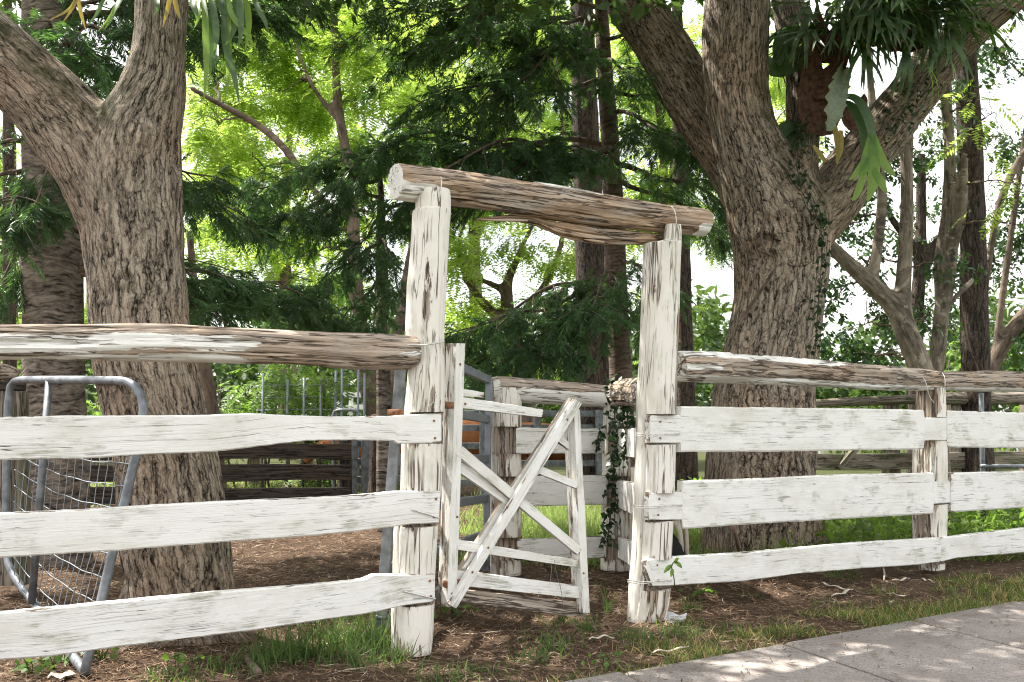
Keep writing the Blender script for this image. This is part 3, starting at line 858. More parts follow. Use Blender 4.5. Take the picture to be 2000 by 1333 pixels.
for xs in ((1800, 735, 1808, 745, 1814, 775, 1824, 787), (1840, 728, 1846, 738, 1845, 760, 1842, 788)):
    wire('tie_wire', rf, [WR1.at(xs[i], xs[i + 1], o) for i, o in zip((0, 2, 4, 6), (0.02, 0.055, 0.05, 0.03))], 0.003)
for y, x0, x1 in ((988, 1236, 1332), (1135, 1226, 1312), (848, 1243, 1328)):
    for dy in (0, 4):
        wire('tie_wire', rf, [WR1.at(x0, y - 2 + dy, -0.02), WR1.at(x0 + 6, y + dy, 0.045), WR1.at((x0 + x1) / 2 - 8, y + 2 + dy, 0.058), WR1.at(x1 - 20, y - dy * 0.5, 0.03), WR1.at(x1, y - 2 + dy * .4, 0.004)], 0.0028)

# ---- the sagging gate
GT = Wall((-0.29, 4.84), (0.39, 5.36))
gt = thing('gate', 'sagging broken white timber gate with crossed braces, ajar between the log posts', 'gate', (0.05, 5.1, 0))
D = 0.032
batten('stile', GT, (885, 671), (868.5, 1181), 12, 13, D, gt, MP_PAINT, -0.034, 101, 0.0, 60)
batten('stile', GT, (900, 671), (882.5, 1186), 18, 19, 0.045, gt, MP_PAINT, 0.014, 102, -0.07, 60)
batten('stile', GT, (1115, 818), (1129, 1146), 13, 10, D, gt, MP_PAINT, -0.036, 103, -0.03, 50)
batten('stile', GT, (1127, 800), (1145, 1198), 12, 15, 0.045, gt, MP_PAINT, 0.014, 104, -0.07, 50)
batten('rail', GT, (890, 785), (1060, 808), 23, 16, 0.022, gt, MP_PAINT, -0.006, 105, -0.05, 40)
batten('rail', GT, (893, 766), (945, 772), 17, 11, 0.022, gt, MP_PAINT, -0.006, 106, 0.02, 20)
batten('rail', GT, (880, 1062), (1133, 1102), 21, 15, 0.022, gt, MP_PAINT, -0.007, 107, 0.0, 60)
batten('rail', GT, (878, 1127), (1137, 1158), 31, 25, 0.022, gt, MP_PAINT, -0.007, 108, -0.06, 50)
batten('rail', GT, (884, 1163), (1143, 1193), 27, 29, 0.026, gt, M_WOOD, -0.034, 109, 0.3, 40)
batten('brace', GT, (884, 1185), (1129.5, 784), 17, 18, 0.026, gt, MP_PAINT, 0.042, 110, -0.05, 60)
batten('brace', GT, (899, 1121), (1119, 781), 13, 13, 0.024, gt, MP_PAINT, -0.012, 111, 0.045, 60)
batten('brace', GT, (897, 879), (1133, 1077), 21, 17, 0.022, gt, MP_PAINT, 0.015, 112, -0.05, 60)
batten('brace', GT, (897, 911), (1000, 982), 20, 20, 0.022, gt, MP_PAINT, -0.009, 113, -0.04, 30)
batten('brace', GT, (1052, 917), (1128, 948), 16, 14, 0.022, gt, MP_PAINT, 0.013, 114, -0.06, 30)
batten('brace', GT, (1092, 857), (1124, 880), 13, 12, 0.022, gt, MP_PAINT, -0.034, 115, 0.0, 20)
for (x, y, o) in ((899, 712, .014), (893, 1010, .014), (883, 1160, .014), (909, 789, -.006), (991, 991, .042), (923, 1118, .042), (954, 1070, .042), (1108, 820, .042), (1140, 1120, .014)):
    p = GT.at(x, y, o + 0.001)
    Geo().tube([p - GT.n * 0.004, p + GT.n * 0.0015, p + GT.n * 0.003], [0.006, 0.006, 0.003], 8).build('nail_head', M_RUST, gt)
for yy in (792, 1140):
    hg = Geo(); hc = GT.at(884, yy, 0.008); hg.box(hc, GT.d * 0.045, A(0, 0, 0.017), GT.n * 0.003); hg.tube([GT.at(868, yy - 6, 0.0), GT.at(868, yy + 6, 0.0)], 0.009, 8); hg.build('hinge', M_RUST, gt)
for fo, pts in ((lf, [(848, 822), (850, 856), (852, 975), (848, 1010), (840, 1135), (842, 1165)]), (rf, [(1290, 824), (1290, 856), (1288, 975), (1286, 1006), (1284, 1104), (1286, 1134)])):
    w_ = WL1 if fo is lf else WR1; ng = Geo()
    for x, y in pts:
        q = w_.at(x, y, 0.004); ng.tube([q - w_.n * 0.004, q + w_.n * 0.002, q + w_.n * 0.0035], [0.0055, 0.0055, 0.002], 7)
    tag(ng.build('nails', M_RUST, fo), kind='stuff')
wire('loose_wire', gt, [GT.at(x, y, 0.02) for x, y in ((1083, 1094), (1086, 1120), (1096, 1150), (1100, 1185), (1104, 1204))], 0.0014, M_GALV_D)
wire('loose_wire', gt, [GT.at(x, y, 0.02) for x, y in ((1078, 1100), (1076, 1125), (1074, 1140))], 0.0014, M_GALV_D)

# ---- inner white fence behind the gate
WI = shifted_wall(pxY(985, 7.1), pxY(1203, 7.32), 0.10)
WS = Wall(pxY(1200, 7.28), pxY(1266, 5.7))
nf = thing('fence', 'low inner white fence with a chunky log rail, seen behind the gate', 'fence', (0.35, 7.2, 0))
post('post', 7.1, [(758, 962, 1016), (780, 959, 1019), (870, 957, 1018), (1000, 957, 1020), (1060, 958, 1019), (1122, 957, 1018)], nf, MP_POST, WI, [(834, 886), (930, 988), (1048, 1092)], seed=33, n=120,
     wearf=lambda y, t: 0.34 * ss(820, 840, y) * ss(945, 920, y) * np.exp(-((t - 2 * math.pi + 0.45) / 0.2) ** 2) + 0.1 * ss(900, 1050, y))
post('post', 7.32, [(770, 1181, 1233), (790, 1179, 1233), (900, 1176, 1232), (1000, 1174, 1231), (1112, 1173, 1235)], nf, MP_POST, WI, [(834, 886), (930, 988), (1050, 1090)], seed=35, n=120,
     wearf=lambda y, t: 0.06 + 0.3 * (np.abs(np.angle(np.exp(1j * (t - 1.1)))) < 0.5))
rail_log('top_rail', WI, [(959, 738, 782), (975, 735, 784), (1020, 739, 787), (1100, 746, 791), (1180, 752, 797), (1210, 756, 797)], -0.10, nf,
         lambda t, u, f: 0.26 * ss(-0.1, 0.45, u) - 0.0 - 0.06 * ss(0.1, -0.5, u) + 0.2 * np.exp(-((t - 0.14) / 0.07) ** 2) * ss(0.2, 0.4, -u + 0.5) - 0.1 * (t < 0.05), n=90, m=30, seed=37, rough=0.07, capwear=-0.08)
edge_plank('board', WI, [(1008, 887), (1180, 886)], [(1008, 835), (1183, 838)], 0.035, nf, MP_PAINT, 0, 40, -0.08, seed=121)
edge_plank('board', WI, [(1010, 990), (1183, 986)], [(1010, 931), (1183, 929)], 0.035, nf, MP_PAINT, 0, 40, -0.05, seed=123)
edge_plank('board', WI, [(1010, 1092), (1180, 1090)], [(1010, 1054), (1180, 1048)], 0.035, nf, MP_PAINT, 0, 40, -0.03, seed=127)
edge_plank('board', WS, [(1204, 890), (1246, 897)], [(1204, 838), (1246, 836)], 0.035, nf, MP_PAINT, 0, 30, -0.03, seed=131)
edge_plank('board', WS, [(1204, 990), (1244, 1012)], [(1204, 938), (1244, 945)], 0.035, nf, MP_PAINT, 0, 30, -0.05, seed=133)
edge_plank('board', WS, [(1207, 1090), (1240, 1112)], [(1207, 1050), (1240, 1062)], 0.035, nf, MP_PAINT, 0, 30, -0.05, seed=137)
c_, r_ = [], []
for x, y, Y, r in ((1203, 772, 7.0, 0.085), (1212, 768, 6.8, 0.092), (1235, 766, 6.4, 0.088), (1262, 768, 5.85, 0.085)):
    c_.append(P(x, y, Y)); r_.append(r)
log('top_rail', c_, r_, nf, MP_RAIL, lambda t, u, f: 0.17 + 0.16 * ss(0.0, 0.5, u), n=60, m=40, seed=39, rough=0.08, capwear=0.12, splits=8, flakes=6)
# ------------------------------------------------------------------ trunks
def limb_px(pts, n=40):
    """(x, y, radius px, Y) photo samples of a limb -> smooth world path + radii"""
    q = np.array([np.append(P(x, y, Y), r * Y / FPX) for x, y, r, Y in pts])
    return smooth_path(q, n, 2)

def union_tubes(limbs, voxel, smooth_it=6, m=20):
    """limbs (n,4) -> one continuous skin"""
    g = Geo()
    for L in limbs: g.tube(L[:, :3], L[:, 3], m)
    me = mesh_from('tmp', np.concatenate(g.V), g.F, None, False)
    o = bpy.data.objects.new('tmp', me); COL.objects.link(o)
    a = o.modifiers.new('r', 'REMESH'); a.mode = 'VOXEL'; a.voxel_size = voxel
    if smooth_it:
        s = o.modifiers.new('s', 'SMOOTH'); s.iterations = smooth_it; s.factor = 0.6
    ev = o.evaluated_get(bpy.context.evaluated_depsgraph_get()); em = ev.to_mesh()
    n = len(em.vertices); V = np.empty(n * 3, np.float32); em.vertices.foreach_get('co', V); V = V.reshape(-1, 3).astype(float)
    Nn = np.empty(n * 3, np.float32); em.vertices.foreach_get('normal', Nn); Nn = Nn.reshape(-1, 3).astype(float)
    lt = np.array([p.loop_total for p in em.polygons]); li = np.empty(len(em.loops), np.int32); em.loops.foreach_get('vertex_index', li)
    F = []
    st = np.concatenate([[0], np.cumsum(lt)[:-1]])
    for kk in (3, 4):
        w = np.where(lt == kk)[0]
        if len(w): F.append(li[st[w][:, None] + np.arange(kk)])
    ev.to_mesh_clear(); bpy.data.objects.remove(o); bpy.data.meshes.remove(me)
    return V, F, Nn

def bark_coords(V, limbs, R0, blend=0.10):
    """patterns of the two nearest limbs at every vertex"""
    ds, cs = [], []
    for li, L in enumerate(limbs):
        p = L[:, :3]; T, U, W = frames(p)
        s = np.concatenate([[0], np.cumsum(np.linalg.norm(np.diff(p, axis=0), axis=1))])
        SD = np.empty((len(p) - 1, len(V))); CO = np.empty((len(p) - 1, len(V), 3), np.float32)
        for i in range(len(p) - 1):
            e = p[i + 1] - p[i]; l2 = e @ e
            t0 = (V - p[i]) @ e / l2
            t = np.clip(t0, 0, 1)
            d = V - (p[i] + t[:, None] * e)
            SD[i] = np.linalg.norm(d, axis=1) - (L[i, 3] * (1 - t) + L[i + 1, 3] * t)
            th = np.arctan2(d @ W[i], d @ U[i])
            tt = np.clip(t0, -1.5, 2.5)
            CO[i] = np.stack([R0 * np.cos(th), R0 * np.sin(th), s[i] + tt * math.sqrt(l2) + li * 3.7], 1)
        best = SD.min(0)
        w = np.exp(-(SD - best) / 0.035)
        w /= w.sum(0)
        ds.append(best); cs.append((CO * w[..., None]).sum(0))
    ds = np.array(ds); cs = np.array(cs)
    if len(limbs) == 1: return cs[0], cs[0], np.zeros(len(V))
    o = np.argsort(ds, axis=0); ar = np.arange(len(V))
    i0 = np.minimum(o[0], o[1]); i1 = np.maximum(o[0], o[1])
    w = ss(-blend, blend, ds[i0, ar] - ds[i1, ar])
    return cs[i0, ar], cs[i1, ar], w

def trunk(name, limbs, mat, parent, voxel=0.03, R0=0.25, rough=0.02, furrow=0.012, fz=2.2, fx=9, moss=None, smooth_it=6, knots=()):
    V, F, Nn = union_tubes(limbs, voxel, smooth_it)
    a, b, w = bark_coords(V, limbs, R0)
    q = a * (1 - w[:, None]) + b * w[:, None]
    d = rough * fbm(V * 1.6, 3, 3) + furrow * (np.abs(fbm(a * A(fx, fx, fz), 3, 8)) * (1 - w) + np.abs(fbm(b * A(fx, fx, fz), 3, 8)) * w) * 1.6 - furrow * 0.4
    for kp, kr, kh in knots:
        rr = np.linalg.norm(V - kp, axis=1) / kr
        d = d + kh * (np.exp(-(rr - 0.75) ** 2 / 0.12) - 0.9 * np.exp(-rr ** 2 / 0.12))
    V = V + Nn * d[:, None]
    ms = np.zeros(len(V)) if moss is None else moss(V, Nn)
    return mk(name, V, F, mat, parent, True, {'bark_a': a, 'bark_b': b, 'bark_mix': w, 'moss': ms})

# ---- big tree on the left
tl = thing('tree', 'broad furrowed tree trunk forking low into two limbs behind the left fence', 'tree', (-1.65, 5.0, 0))
T1 = limb_px([(376, 1330, 150, 5.05), (372, 1285, 128, 5.05), (364, 1235, 108, 5.02), (356, 1180, 100, 5), (336, 1000, 100, 5), (328, 900, 94, 5), (302, 800, 94, 5), (284, 700, 95, 5), (269, 640, 94, 5), (268, 550, 90, 5), (259, 450, 94, 5), (254, 350, 98, 5),
              (268, 255, 82, 5), (298, 185, 64, 5.02), (311, 100, 56, 5.05), (316, 0, 54, 5.1), (325, -150, 50, 5.2), (345, -420, 44, 5.4), (380, -700, 34, 5.7)], 70)
T2 = limb_px([(246, 430, 84, 5), (196, 325, 88, 5), (126, 235, 82, 4.98), (52, 160, 76, 4.95), (-40, 78, 74, 4.9), (-150, -28, 68, 4.85), (-320, -170, 58, 4.8), (-520, -330, 46, 4.9)], 50)
roots = [limb_px([(350, 1210, 70, 4.95), (300, 1262, 44, 4.78), (235, 1300, 22, 4.66), (180, 1322, 12, 4.6)], 16),
         limb_px([(410, 1200, 60, 5.0), (450, 1248, 40, 4.95), (500, 1275, 18, 4.95)], 14),
         limb_px([(300, 1150, 60, 5.1), (240, 1215, 30, 5.1), (200, 1245, 14, 5.1)], 12)]
LT = [T1, T2] + roots
KL = [(P(293, 255, 4.76), 0.085, 0.035), (P(330, 160, 4.9), 0.04, 0.015), (P(212, 470, 4.78), 0.04, 0.02), (P(250, 545, 4.78), 0.05, 0.028), (P(262, 590, 4.76), 0.035, 0.016), (P(226, 912, 4.8), 0.05, 0.02)]
trunk('trunk', LT, M_BARK, tl, 0.017, 0.24, 0.02, 0.018, 2.6, 10, lambda V, N: ss(-0.05, 0.45, N[:, 2] + 0.25 * fbm(V * 4, 3, 2)) * ss(2.0, 2.4, V[:, 2]) * ss(-1.15, -1.6, V[:, 0]), knots=KL)

# ---- big tree on the right
tr = thing('tree', 'huge gnarled fern-laden tree trunk with wide forks behind the right fence', 'tree', (2.1, 8.35, 0))
S1 = limb_px([(1490, 1110, 132, 8.4), (1488, 1060, 112, 8.4), (1488, 900, 104, 8.4), (1490, 780, 101, 8.4), (1506, 690, 92, 8.4), (1520, 600, 86, 8.4), (1528, 500, 94, 8.4), (1520, 430, 104, 8.35), (1490, 350, 84, 8.25), (1452, 265, 68, 8.15), (1433, 160, 64, 8.1), (1438, 50, 63, 8.05), (1443, -80, 60, 8.0), (1440, -300, 52, 8.1), (1430, -560, 40, 8.4)], 70)
S2 = limb_px([(1490, 420, 60, 8.5), (1420, 300, 56, 8.7), (1345, 175, 57, 8.8), (1282, 72, 54, 8.9), (1215, -25, 52, 9), (1130, -160, 46, 9.2), (1010, -330, 36, 9.6)], 40)
S3 = limb_px([(1560, 450, 70, 8.4), (1620, 395, 60, 8.4), (1672, 320, 55, 8.4), (1740, 238, 51, 8.35), (1800, 160, 47, 8.3), (1872, 78, 41, 8.2), (1960, 5, 35, 8.1), (2070, -80, 30, 8.0), (2260, -230, 24, 8.0)], 46)
S4 = limb_px([(1556, 440, 40, 8.3), (1566, 340, 31, 8.25), (1568, 250, 32, 8.25), (1572, 150, 36, 8.3), (1552, 60, 34, 8.3), (1530, -30, 30, 8.35), (1490, -200, 24, 8.6)], 36)
S5 = limb_px([(1412, 1100, 44, 8.2), (1410, 980, 34, 8.2), (1412, 880, 30, 8.2), (1430, 790, 26, 8.3), (1450, 720, 22, 8.35)], 20)
LR = [S1, S2, S3, S4, S5, limb_px([(1560, 1000, 40, 8.3), (1598, 1075, 26, 8.2), (1640, 1100, 12, 8.15)], 12)]
KR = [(P(1500, 470, 8.0), 0.11, 0.05), (P(1470, 455, 8.02), 0.07, 0.03), (P(1520, 640, 8.02), 0.07, 0.03), (P(1440, 200, 7.85), 0.05, 0.015)]
trunk('trunk', LR, M_BARK, tr, 0.026, 0.30, 0.03, 0.026, 2.0, 8, lambda V, N: ss(-0.2, 0.6, N[:, 2] + 0.5 * N[:, 0] + 0.4 * fbm(V * 3, 3, 2)) * ss(2.3, 3.0, V[:, 2]) * 0.8, knots=KR)

# ---- background trunks
def bg_tree(name, label, cat, limbs, mat, voxel, R0=0.15, rough=0.01, furrow=0.006, group=None, **kw):
    L = [limb_px(l, 30) for l in limbs]
    b = L[0][0]
    t = thing(name, label, cat, (b[0], b[1], 0), group)
    trunk('trunk', L, mat, t, voxel, R0, rough, furrow, **kw)
    return t
hp1 = bg_tree('hoop_pine', 'stout dark conifer trunk with ringed bark behind the forked tree', 'tree', [[(108, 1130, 74, 7.6), (107, 1080, 64, 7.6), (106, 810, 60, 7.6), (103, 560, 59, 7.6), (101, 330, 57, 7.6), (97, 80, 54, 7.6), (92, -300, 48, 7.6), (90, -800, 34, 7.6)]], M_RING, 0.035, 0.23, 0.02, 0.01, fz=9, fx=3)
hp2 = bg_tree('hoop_pine', 'slender pale-barked conifer rising behind the log lintel', 'tree', [[(1222, 1060, 30, 10), (1219, 960, 26, 10), (1213, 740, 23, 10), (1206, 600, 22.5, 10), (1200, 480, 22, 10), (1196, 350, 20, 10), (1190, 250, 19, 10), (1178, 100, 16, 10), (1172, -60, 14, 10), (1168, -400, 9, 10)]], M_RING2, 0.022, 0.11, 0.012, 0.004)
hp3 = bg_tree('hoop_pine', 'young dark conifer with low bushy sprays left of the gateway', 'tree', [[(752, 1040, 17, 9.4), (750, 800, 15, 9.4), (746, 560, 13, 9.4), (744, 400, 9, 9.4), (742, 310, 4, 9.4)]], M_RING, 0.018, 0.07, 0.006, 0.003)
bg_tree('tree', 'thick straight grey trunk behind the slender conifer in the archway', 'tree', [[(1172, 960, 42, 14), (1166, 840, 36, 14), (1156, 600, 32, 14), (1150, 400, 30, 14), (1142, 230, 27, 14), (1136, 0, 24, 14), (1130, -250, 18, 14)]], M_BARK2, 0.04, 0.22, 0.02, 0.012)
bg_tree('tree', 'thin straight dark trunk just right of the right gatepost', 'tree', [[(1340, 960, 24, 14), (1339, 780, 19, 14), (1336, 600, 17, 14), (1332, 450, 16, 14), (1326, 200, 14, 14), (1320, -150, 10, 14)]], M_BARK2, 0.035, 0.14, 0.015, 0.01)
bg_tree('tree', 'distant slim trunk at the far left edge beyond the ringed conifer', 'tree', [[(20, 960, 17, 14), (19, 780, 14, 14), (18, 500, 13, 14), (16, 200, 11, 14), (14, -200, 7, 14)]], M_BARK2, 0.03, 0.1, 0.01, 0.008)
pale = bg_tree('tree', 'pale smooth-barked tree splitting into a leaning limb and upright stems', 'tree',
    [[(1836, 1020, 27.3, 11), (1822, 800, 23.6, 11), (1800, 722, 22.3, 11), (1772, 655, 22.9, 11), (1752, 600, 21.7, 11), (1722, 575, 18.6, 11), (1690, 545, 16.7, 11), (1650, 508, 14.9, 11), (1620, 478, 13.0, 11), (1560, 420, 9.9, 11.1), (1480, 350, 6.2, 11.3)],
     [(1766, 640, 18.6, 11), (1762, 570, 16.7, 11), (1768, 500, 14.3, 11), (1772, 400, 13.6, 11), (1770, 290, 13.0, 11), (1774, 190, 11.8, 11), (1800, 60, 9.9, 11), (1830, -120, 7.4, 11)],
     [(1700, 560, 14.9, 11), (1708, 520, 11.2, 11), (1718, 450, 11.2, 11), (1724, 380, 10.5, 11), (1716, 300, 9.3, 11), (1700, 180, 8.1, 11), (1690, 0, 6.2, 11)]], M_SMOOTH, 0.024, 0.15, 0.008, 0.004)
twist = bg_tree('tree', 'twisted vine-bound slender trunk between the pale tree and the dark trunk', 'tree',
    [[(1822, 1010, 17.4, 11.4), (1824, 800, 14.9, 11.4), (1828, 725, 13.6, 11.4), (1836, 640, 16.1, 11.4), (1842, 580, 14.9, 11.4), (1832, 520, 13.0, 11.4), (1850, 440, 13.6, 11.4), (1857, 300, 11.2, 11.4), (1846, 180, 9.9, 11.4), (1852, 40, 8.7, 11.4), (1860, -150, 6.2, 11.4)],
     [(1838, 640, 9.9, 11.3), (1858, 560, 9.3, 11.3), (1862, 480, 9.9, 11.3), (1880, 420, 8.7, 11.3), (1884, 300, 7.4, 11.4)],
     [(1850, 600, 6.2, 11.4), (1866, 580, 7.4, 11.4), (1888, 560, 6.2, 11.6), (1915, 530, 5.0, 12.3), (1945, 470, 3.7, 12.5), (1960, 380, 2.5, 12.5)]], M_SMOOTH, 0.022, 0.12, 0.012, 0.012, fz=1.2, fx=14)
bg_tree('tree', 'tall dark straight trunk near the right edge with a mossy right side', 'tree',
    [[(1912, 1000, 32.3, 12), (1908, 800, 28.4, 12), (1905, 720, 27.7, 12), (1901, 500, 25.5, 12), (1898, 400, 25.5, 12), (1893, 250, 23.1, 12), (1886, 100, 21.6, 12), (1880, -60, 19.2, 12), (1872, -350, 13.9, 12)]], M_BARK2, 0.03, 0.2, 0.015, 0.012)
lean = bg_tree('tree', 'leaning grey limb and thin stems spreading at the right edge', 'tree',
    [[(1900, 980, 14.9, 12.8), (1918, 760, 14.3, 12.8), (1958, 670, 14.3, 12.8), (2002, 612, 14.3, 12.8), (2080, 540, 12.4, 12.8), (2200, 430, 9.3, 12.8)],
     [(1945, 690, 8.7, 12.8), (1952, 620, 7.4, 12.8), (1966, 520, 7.4, 12.8), (1980, 420, 6.8, 12.8), (1996, 300, 6.2, 12.8), (2020, 150, 5.0, 12.8)],
     [(1928, 560, 5.0, 12.4), (1935, 480, 6.8, 12.4), (1950, 400, 8.7, 12.4), (1975, 340, 8.1, 12.5), (2010, 280, 6.2, 12.6), (2060, 220, 5.0, 12.6)]], M_BRANCH, 0.026, 0.13, 0.008, 0.005)
dk = bg_tree('tree', 'dark forked sapling behind the upright pale stems', 'tree',
    [[(1786, 990, 17, 14.5), (1788, 780, 15, 14.5), (1790, 640, 14, 14.5), (1796, 520, 13, 14.5), (1800, 430, 11, 14.5), (1798, 300, 9, 14.5)], [(1792, 560, 13, 14.5), (1815, 500, 12, 14.5), (1838, 460, 9, 14.5), (1870, 420, 6, 14.5)], [(1796, 500, 11, 14.5), (1765, 460, 9, 14.5), (1735, 420, 7, 14.5), (1715, 350, 5, 14.5)], [(1790, 640, 9, 14.5), (1750, 590, 7, 14.5), (1715, 540, 6, 14.5), (1680, 500, 4, 14.5)]], M_BARK2, 0.035, 0.1, 0.006, 0.004)
jac1 = bg_tree('tree', 'slender-stemmed feathery bright green tree beyond the conifers, left of the gateway', 'tree',
    [[(760, 960, 30, 16), (748, 830, 26, 16), (726, 760, 25, 16), (706, 690, 20, 16), (694, 560, 15, 16), (690, 430, 13, 16), (676, 290, 11, 16), (660, 220, 10, 16), (655, 110, 9, 16), (650, -50, 7, 16)],
     [(758, 820, 20, 16), (766, 740, 16, 16), (780, 640, 12, 16), (800, 500, 9, 16), (830, 380, 6, 16)],
     [(668, 240, 8, 16), (630, 200, 6, 16), (600, 150, 5.5, 16), (575, 80, 5, 16), (580, 20, 4, 16)],
     [(690, 420, 9, 16), (630, 400, 7, 16), (560, 290, 8, 16), (500, 240, 8, 16), (430, 205, 7, 15.8), (370, 170, 6, 15.6)],
     [(656, 110, 5, 16), (690, 70, 4, 16), (690, 20, 3, 16)]], M_BRANCH, 0.04, 0.15, 0.01, 0.006)
jac2 = bg_tree('tree', 'spreading feathery tree with flat leaf layers seen through the gateway', 'tree',
    [[(1040, 960, 22, 18), (1030, 800, 19, 18), (1000, 660, 16, 18), (985, 560, 12, 18), (1005, 520, 8, 18), (1020, 480, 6, 18), (1060, 400, 5, 18)], [(1000, 650, 12, 18), (940, 590, 9, 18), (905, 540, 7, 18), (890, 470, 6, 18), (930, 400, 4, 18), (1000, 250, 4, 18)], [(988, 570, 8, 18), (940, 545, 6, 18), (900, 550, 4, 18)],
     [(1000, 640, 10, 18), (1080, 540, 7, 18), (1110, 420, 6, 18), (1100, 250, 5, 18), (1080, 60, 4, 18)]], M_BRANCH, 0.045, 0.12, 0.008, 0.005)
jac3 = bg_tree('tree', 'leafy bright tree showing between the right gatepost and the gnarled trunk', 'tree',
    [[(1270, 960, 20, 19), (1276, 700, 17, 19), (1290, 480, 13, 19), (1300, 300, 9, 19), (1270, 120, 6, 19)], [(1282, 560, 9, 19), (1330, 430, 7, 19), (1370, 330, 5, 19)]], M_BRANCH, 0.05, 0.12, 0.008, 0.005)
bg_tree('tree', 'leaning brown trunk half hidden by the fern-leaved bush', 'tree', [[(424, 960, 20, 12.5), (414, 800, 16, 12.5), (400, 720, 13, 12.5), (382, 600, 10, 12.5), (370, 450, 8, 12.5)]], M_BRANCH, 0.03, 0.1, 0.008, 0.005)
# ------------------------------------------------------------------ foliage
def quads_rects(n):
    return np.arange(n * 4).reshape(n, 4)

def tpl_spray(seed):
    """hoop pine spray: many fine tapering needle twigs along a drooping axis (length 1 along +x)"""
    r = np.random.default_rng(seed); V = []
    for i in range(34):
        t = 0.06 + 0.94 * i / 33
        base = A(t * 0.8, 0, -0.10 * t * t)
        side = 1 if i % 2 else -1
        el = r.uniform(-0.75, 0.25)
        a = math.radians(r.uniform(28, 52)) * side
        L = 0.33 * (1.15 - 0.75 * t) * r.uniform(0.8, 1.2)
        d = unit(A(math.cos(a), math.sin(a), el * 0.8))
        w = unit(np.cross(d, A(r.normal(), r.normal(), r.normal()))) * 0.019
        m = base + d * L * 0.45; e = base + d * L + A(0, 0, -0.12 * L)
        V += [base - w * 0.5, m - w * 1.0, e, m + w * 1.0]
    V += [A(0, -0.008, 0), A(0.85, -0.003, -.1), A(0.85, 0.003, -.1), A(0, 0.008, 0)]
    return np.array(V), quads_rects(len(V) // 4)

def tpl_frond(seed, pairs=10, droop=0.25):
    """feathery compound leaf, pinnae in two rows"""
    r = np.random.default_rng(seed); V = []
    for i in range(pairs):
        t = 0.15 + 0.85 * i / (pairs - 1)
        for s in (-1, 1):
            b = A(t, 0, -droop * t * t)
            L = 0.34 * math.sin(math.pi * (0.18 + 0.75 * t)) * r.uniform(0.8, 1.15)
            d = unit(A(0.35, s, r.uniform(-0.45, 0.1)))
            w = A(1, -0.35 * s, r.uniform(-.4, .4)) * 0.036
            m = b + d * L * 0.5
            V += [b - w * .3, m - w, b + d * L, m + w]
    return np.array(V), quads_rects(len(V) // 4)

def tpl_twig(seed, n=7, lw=0.42):
    """twig tip with broad pointed leaves"""
    r = np.random.default_rng(seed); V = []
    for i in range(n):
        t = 0.1 + 0.9 * i / n
        a = r.uniform(0, 6.28); d = unit(A(0.5, math.cos(a), math.sin(a) * 0.7 - 0.35))
        b = A(t * 0.7, 0, 0); L = r.uniform(0.32, 0.5)
        w = unit(np.cross(d, A(r.normal() * .4, r.normal() * .4, 1))) * L * lw * 0.5
        m = b + d * L * 0.45
        V += [b, m - w, b + d * L, m + w]
    return np.array(V), quads_rects(len(V) // 4)

def orient(d, up=None, roll=None):
    d = unit(d); n = len(d)
    up = np.tile(A(0, 0, 1.0), (n, 1)) if up is None else up
    y = unit(np.cross(up, d)); z = np.cross(d, y)
    if roll is not None:
        c, s = np.cos(roll)[:, None], np.sin(roll)[:, None]
        y, z = y * c + z * s, z * c - y * s
    return np.stack([d, y, z], 2)               # columns

def scatter(tpls, p, d, size, tint, roll=None):
    """copies of templates placed at p along d -> V, F, tint"""
    Vs, Fs, Ts, n = [], [], [], 0
    which = R.integers(0, len(tpls), len(p))
    M = orient(d, None, roll)
    for k, (tv, tf) in enumerate(tpls):
        w = np.where(which == k)[0]
        if not len(w): continue
        V = np.einsum('nij,vj->nvi', M[w], tv) * size[w, None, None] + p[w, None]
        F = tf[None] + (np.arange(len(w)) * len(tv))[:, None, None] + n
        Vs.append(V.reshape(-1, 3)); Fs.append(F.reshape(-1, tf.shape[1])); Ts.append(np.repeat(tint[w], len(tv)))
        n += len(w) * len(tv)
    return np.concatenate(Vs), np.concatenate(Fs), np.concatenate(Ts)

def crown(name, parts, mat, parent=None, **kw):
    g = Geo()
    for V, F, T in parts: g.add(V, [F], tint=T)
    return g.build(name, mat, parent, smooth=False, **kw)

SPRAY = [tpl_spray(i) for i in range(5)]
FROND = [tpl_frond(i) for i in range(4)]
TWIG = [tpl_twig(i) for i in range(5)]

def rdir(n, flat=1.0):
    v = R.normal(size=(n, 3)); v[:, 2] *= flat
    return unit(v)

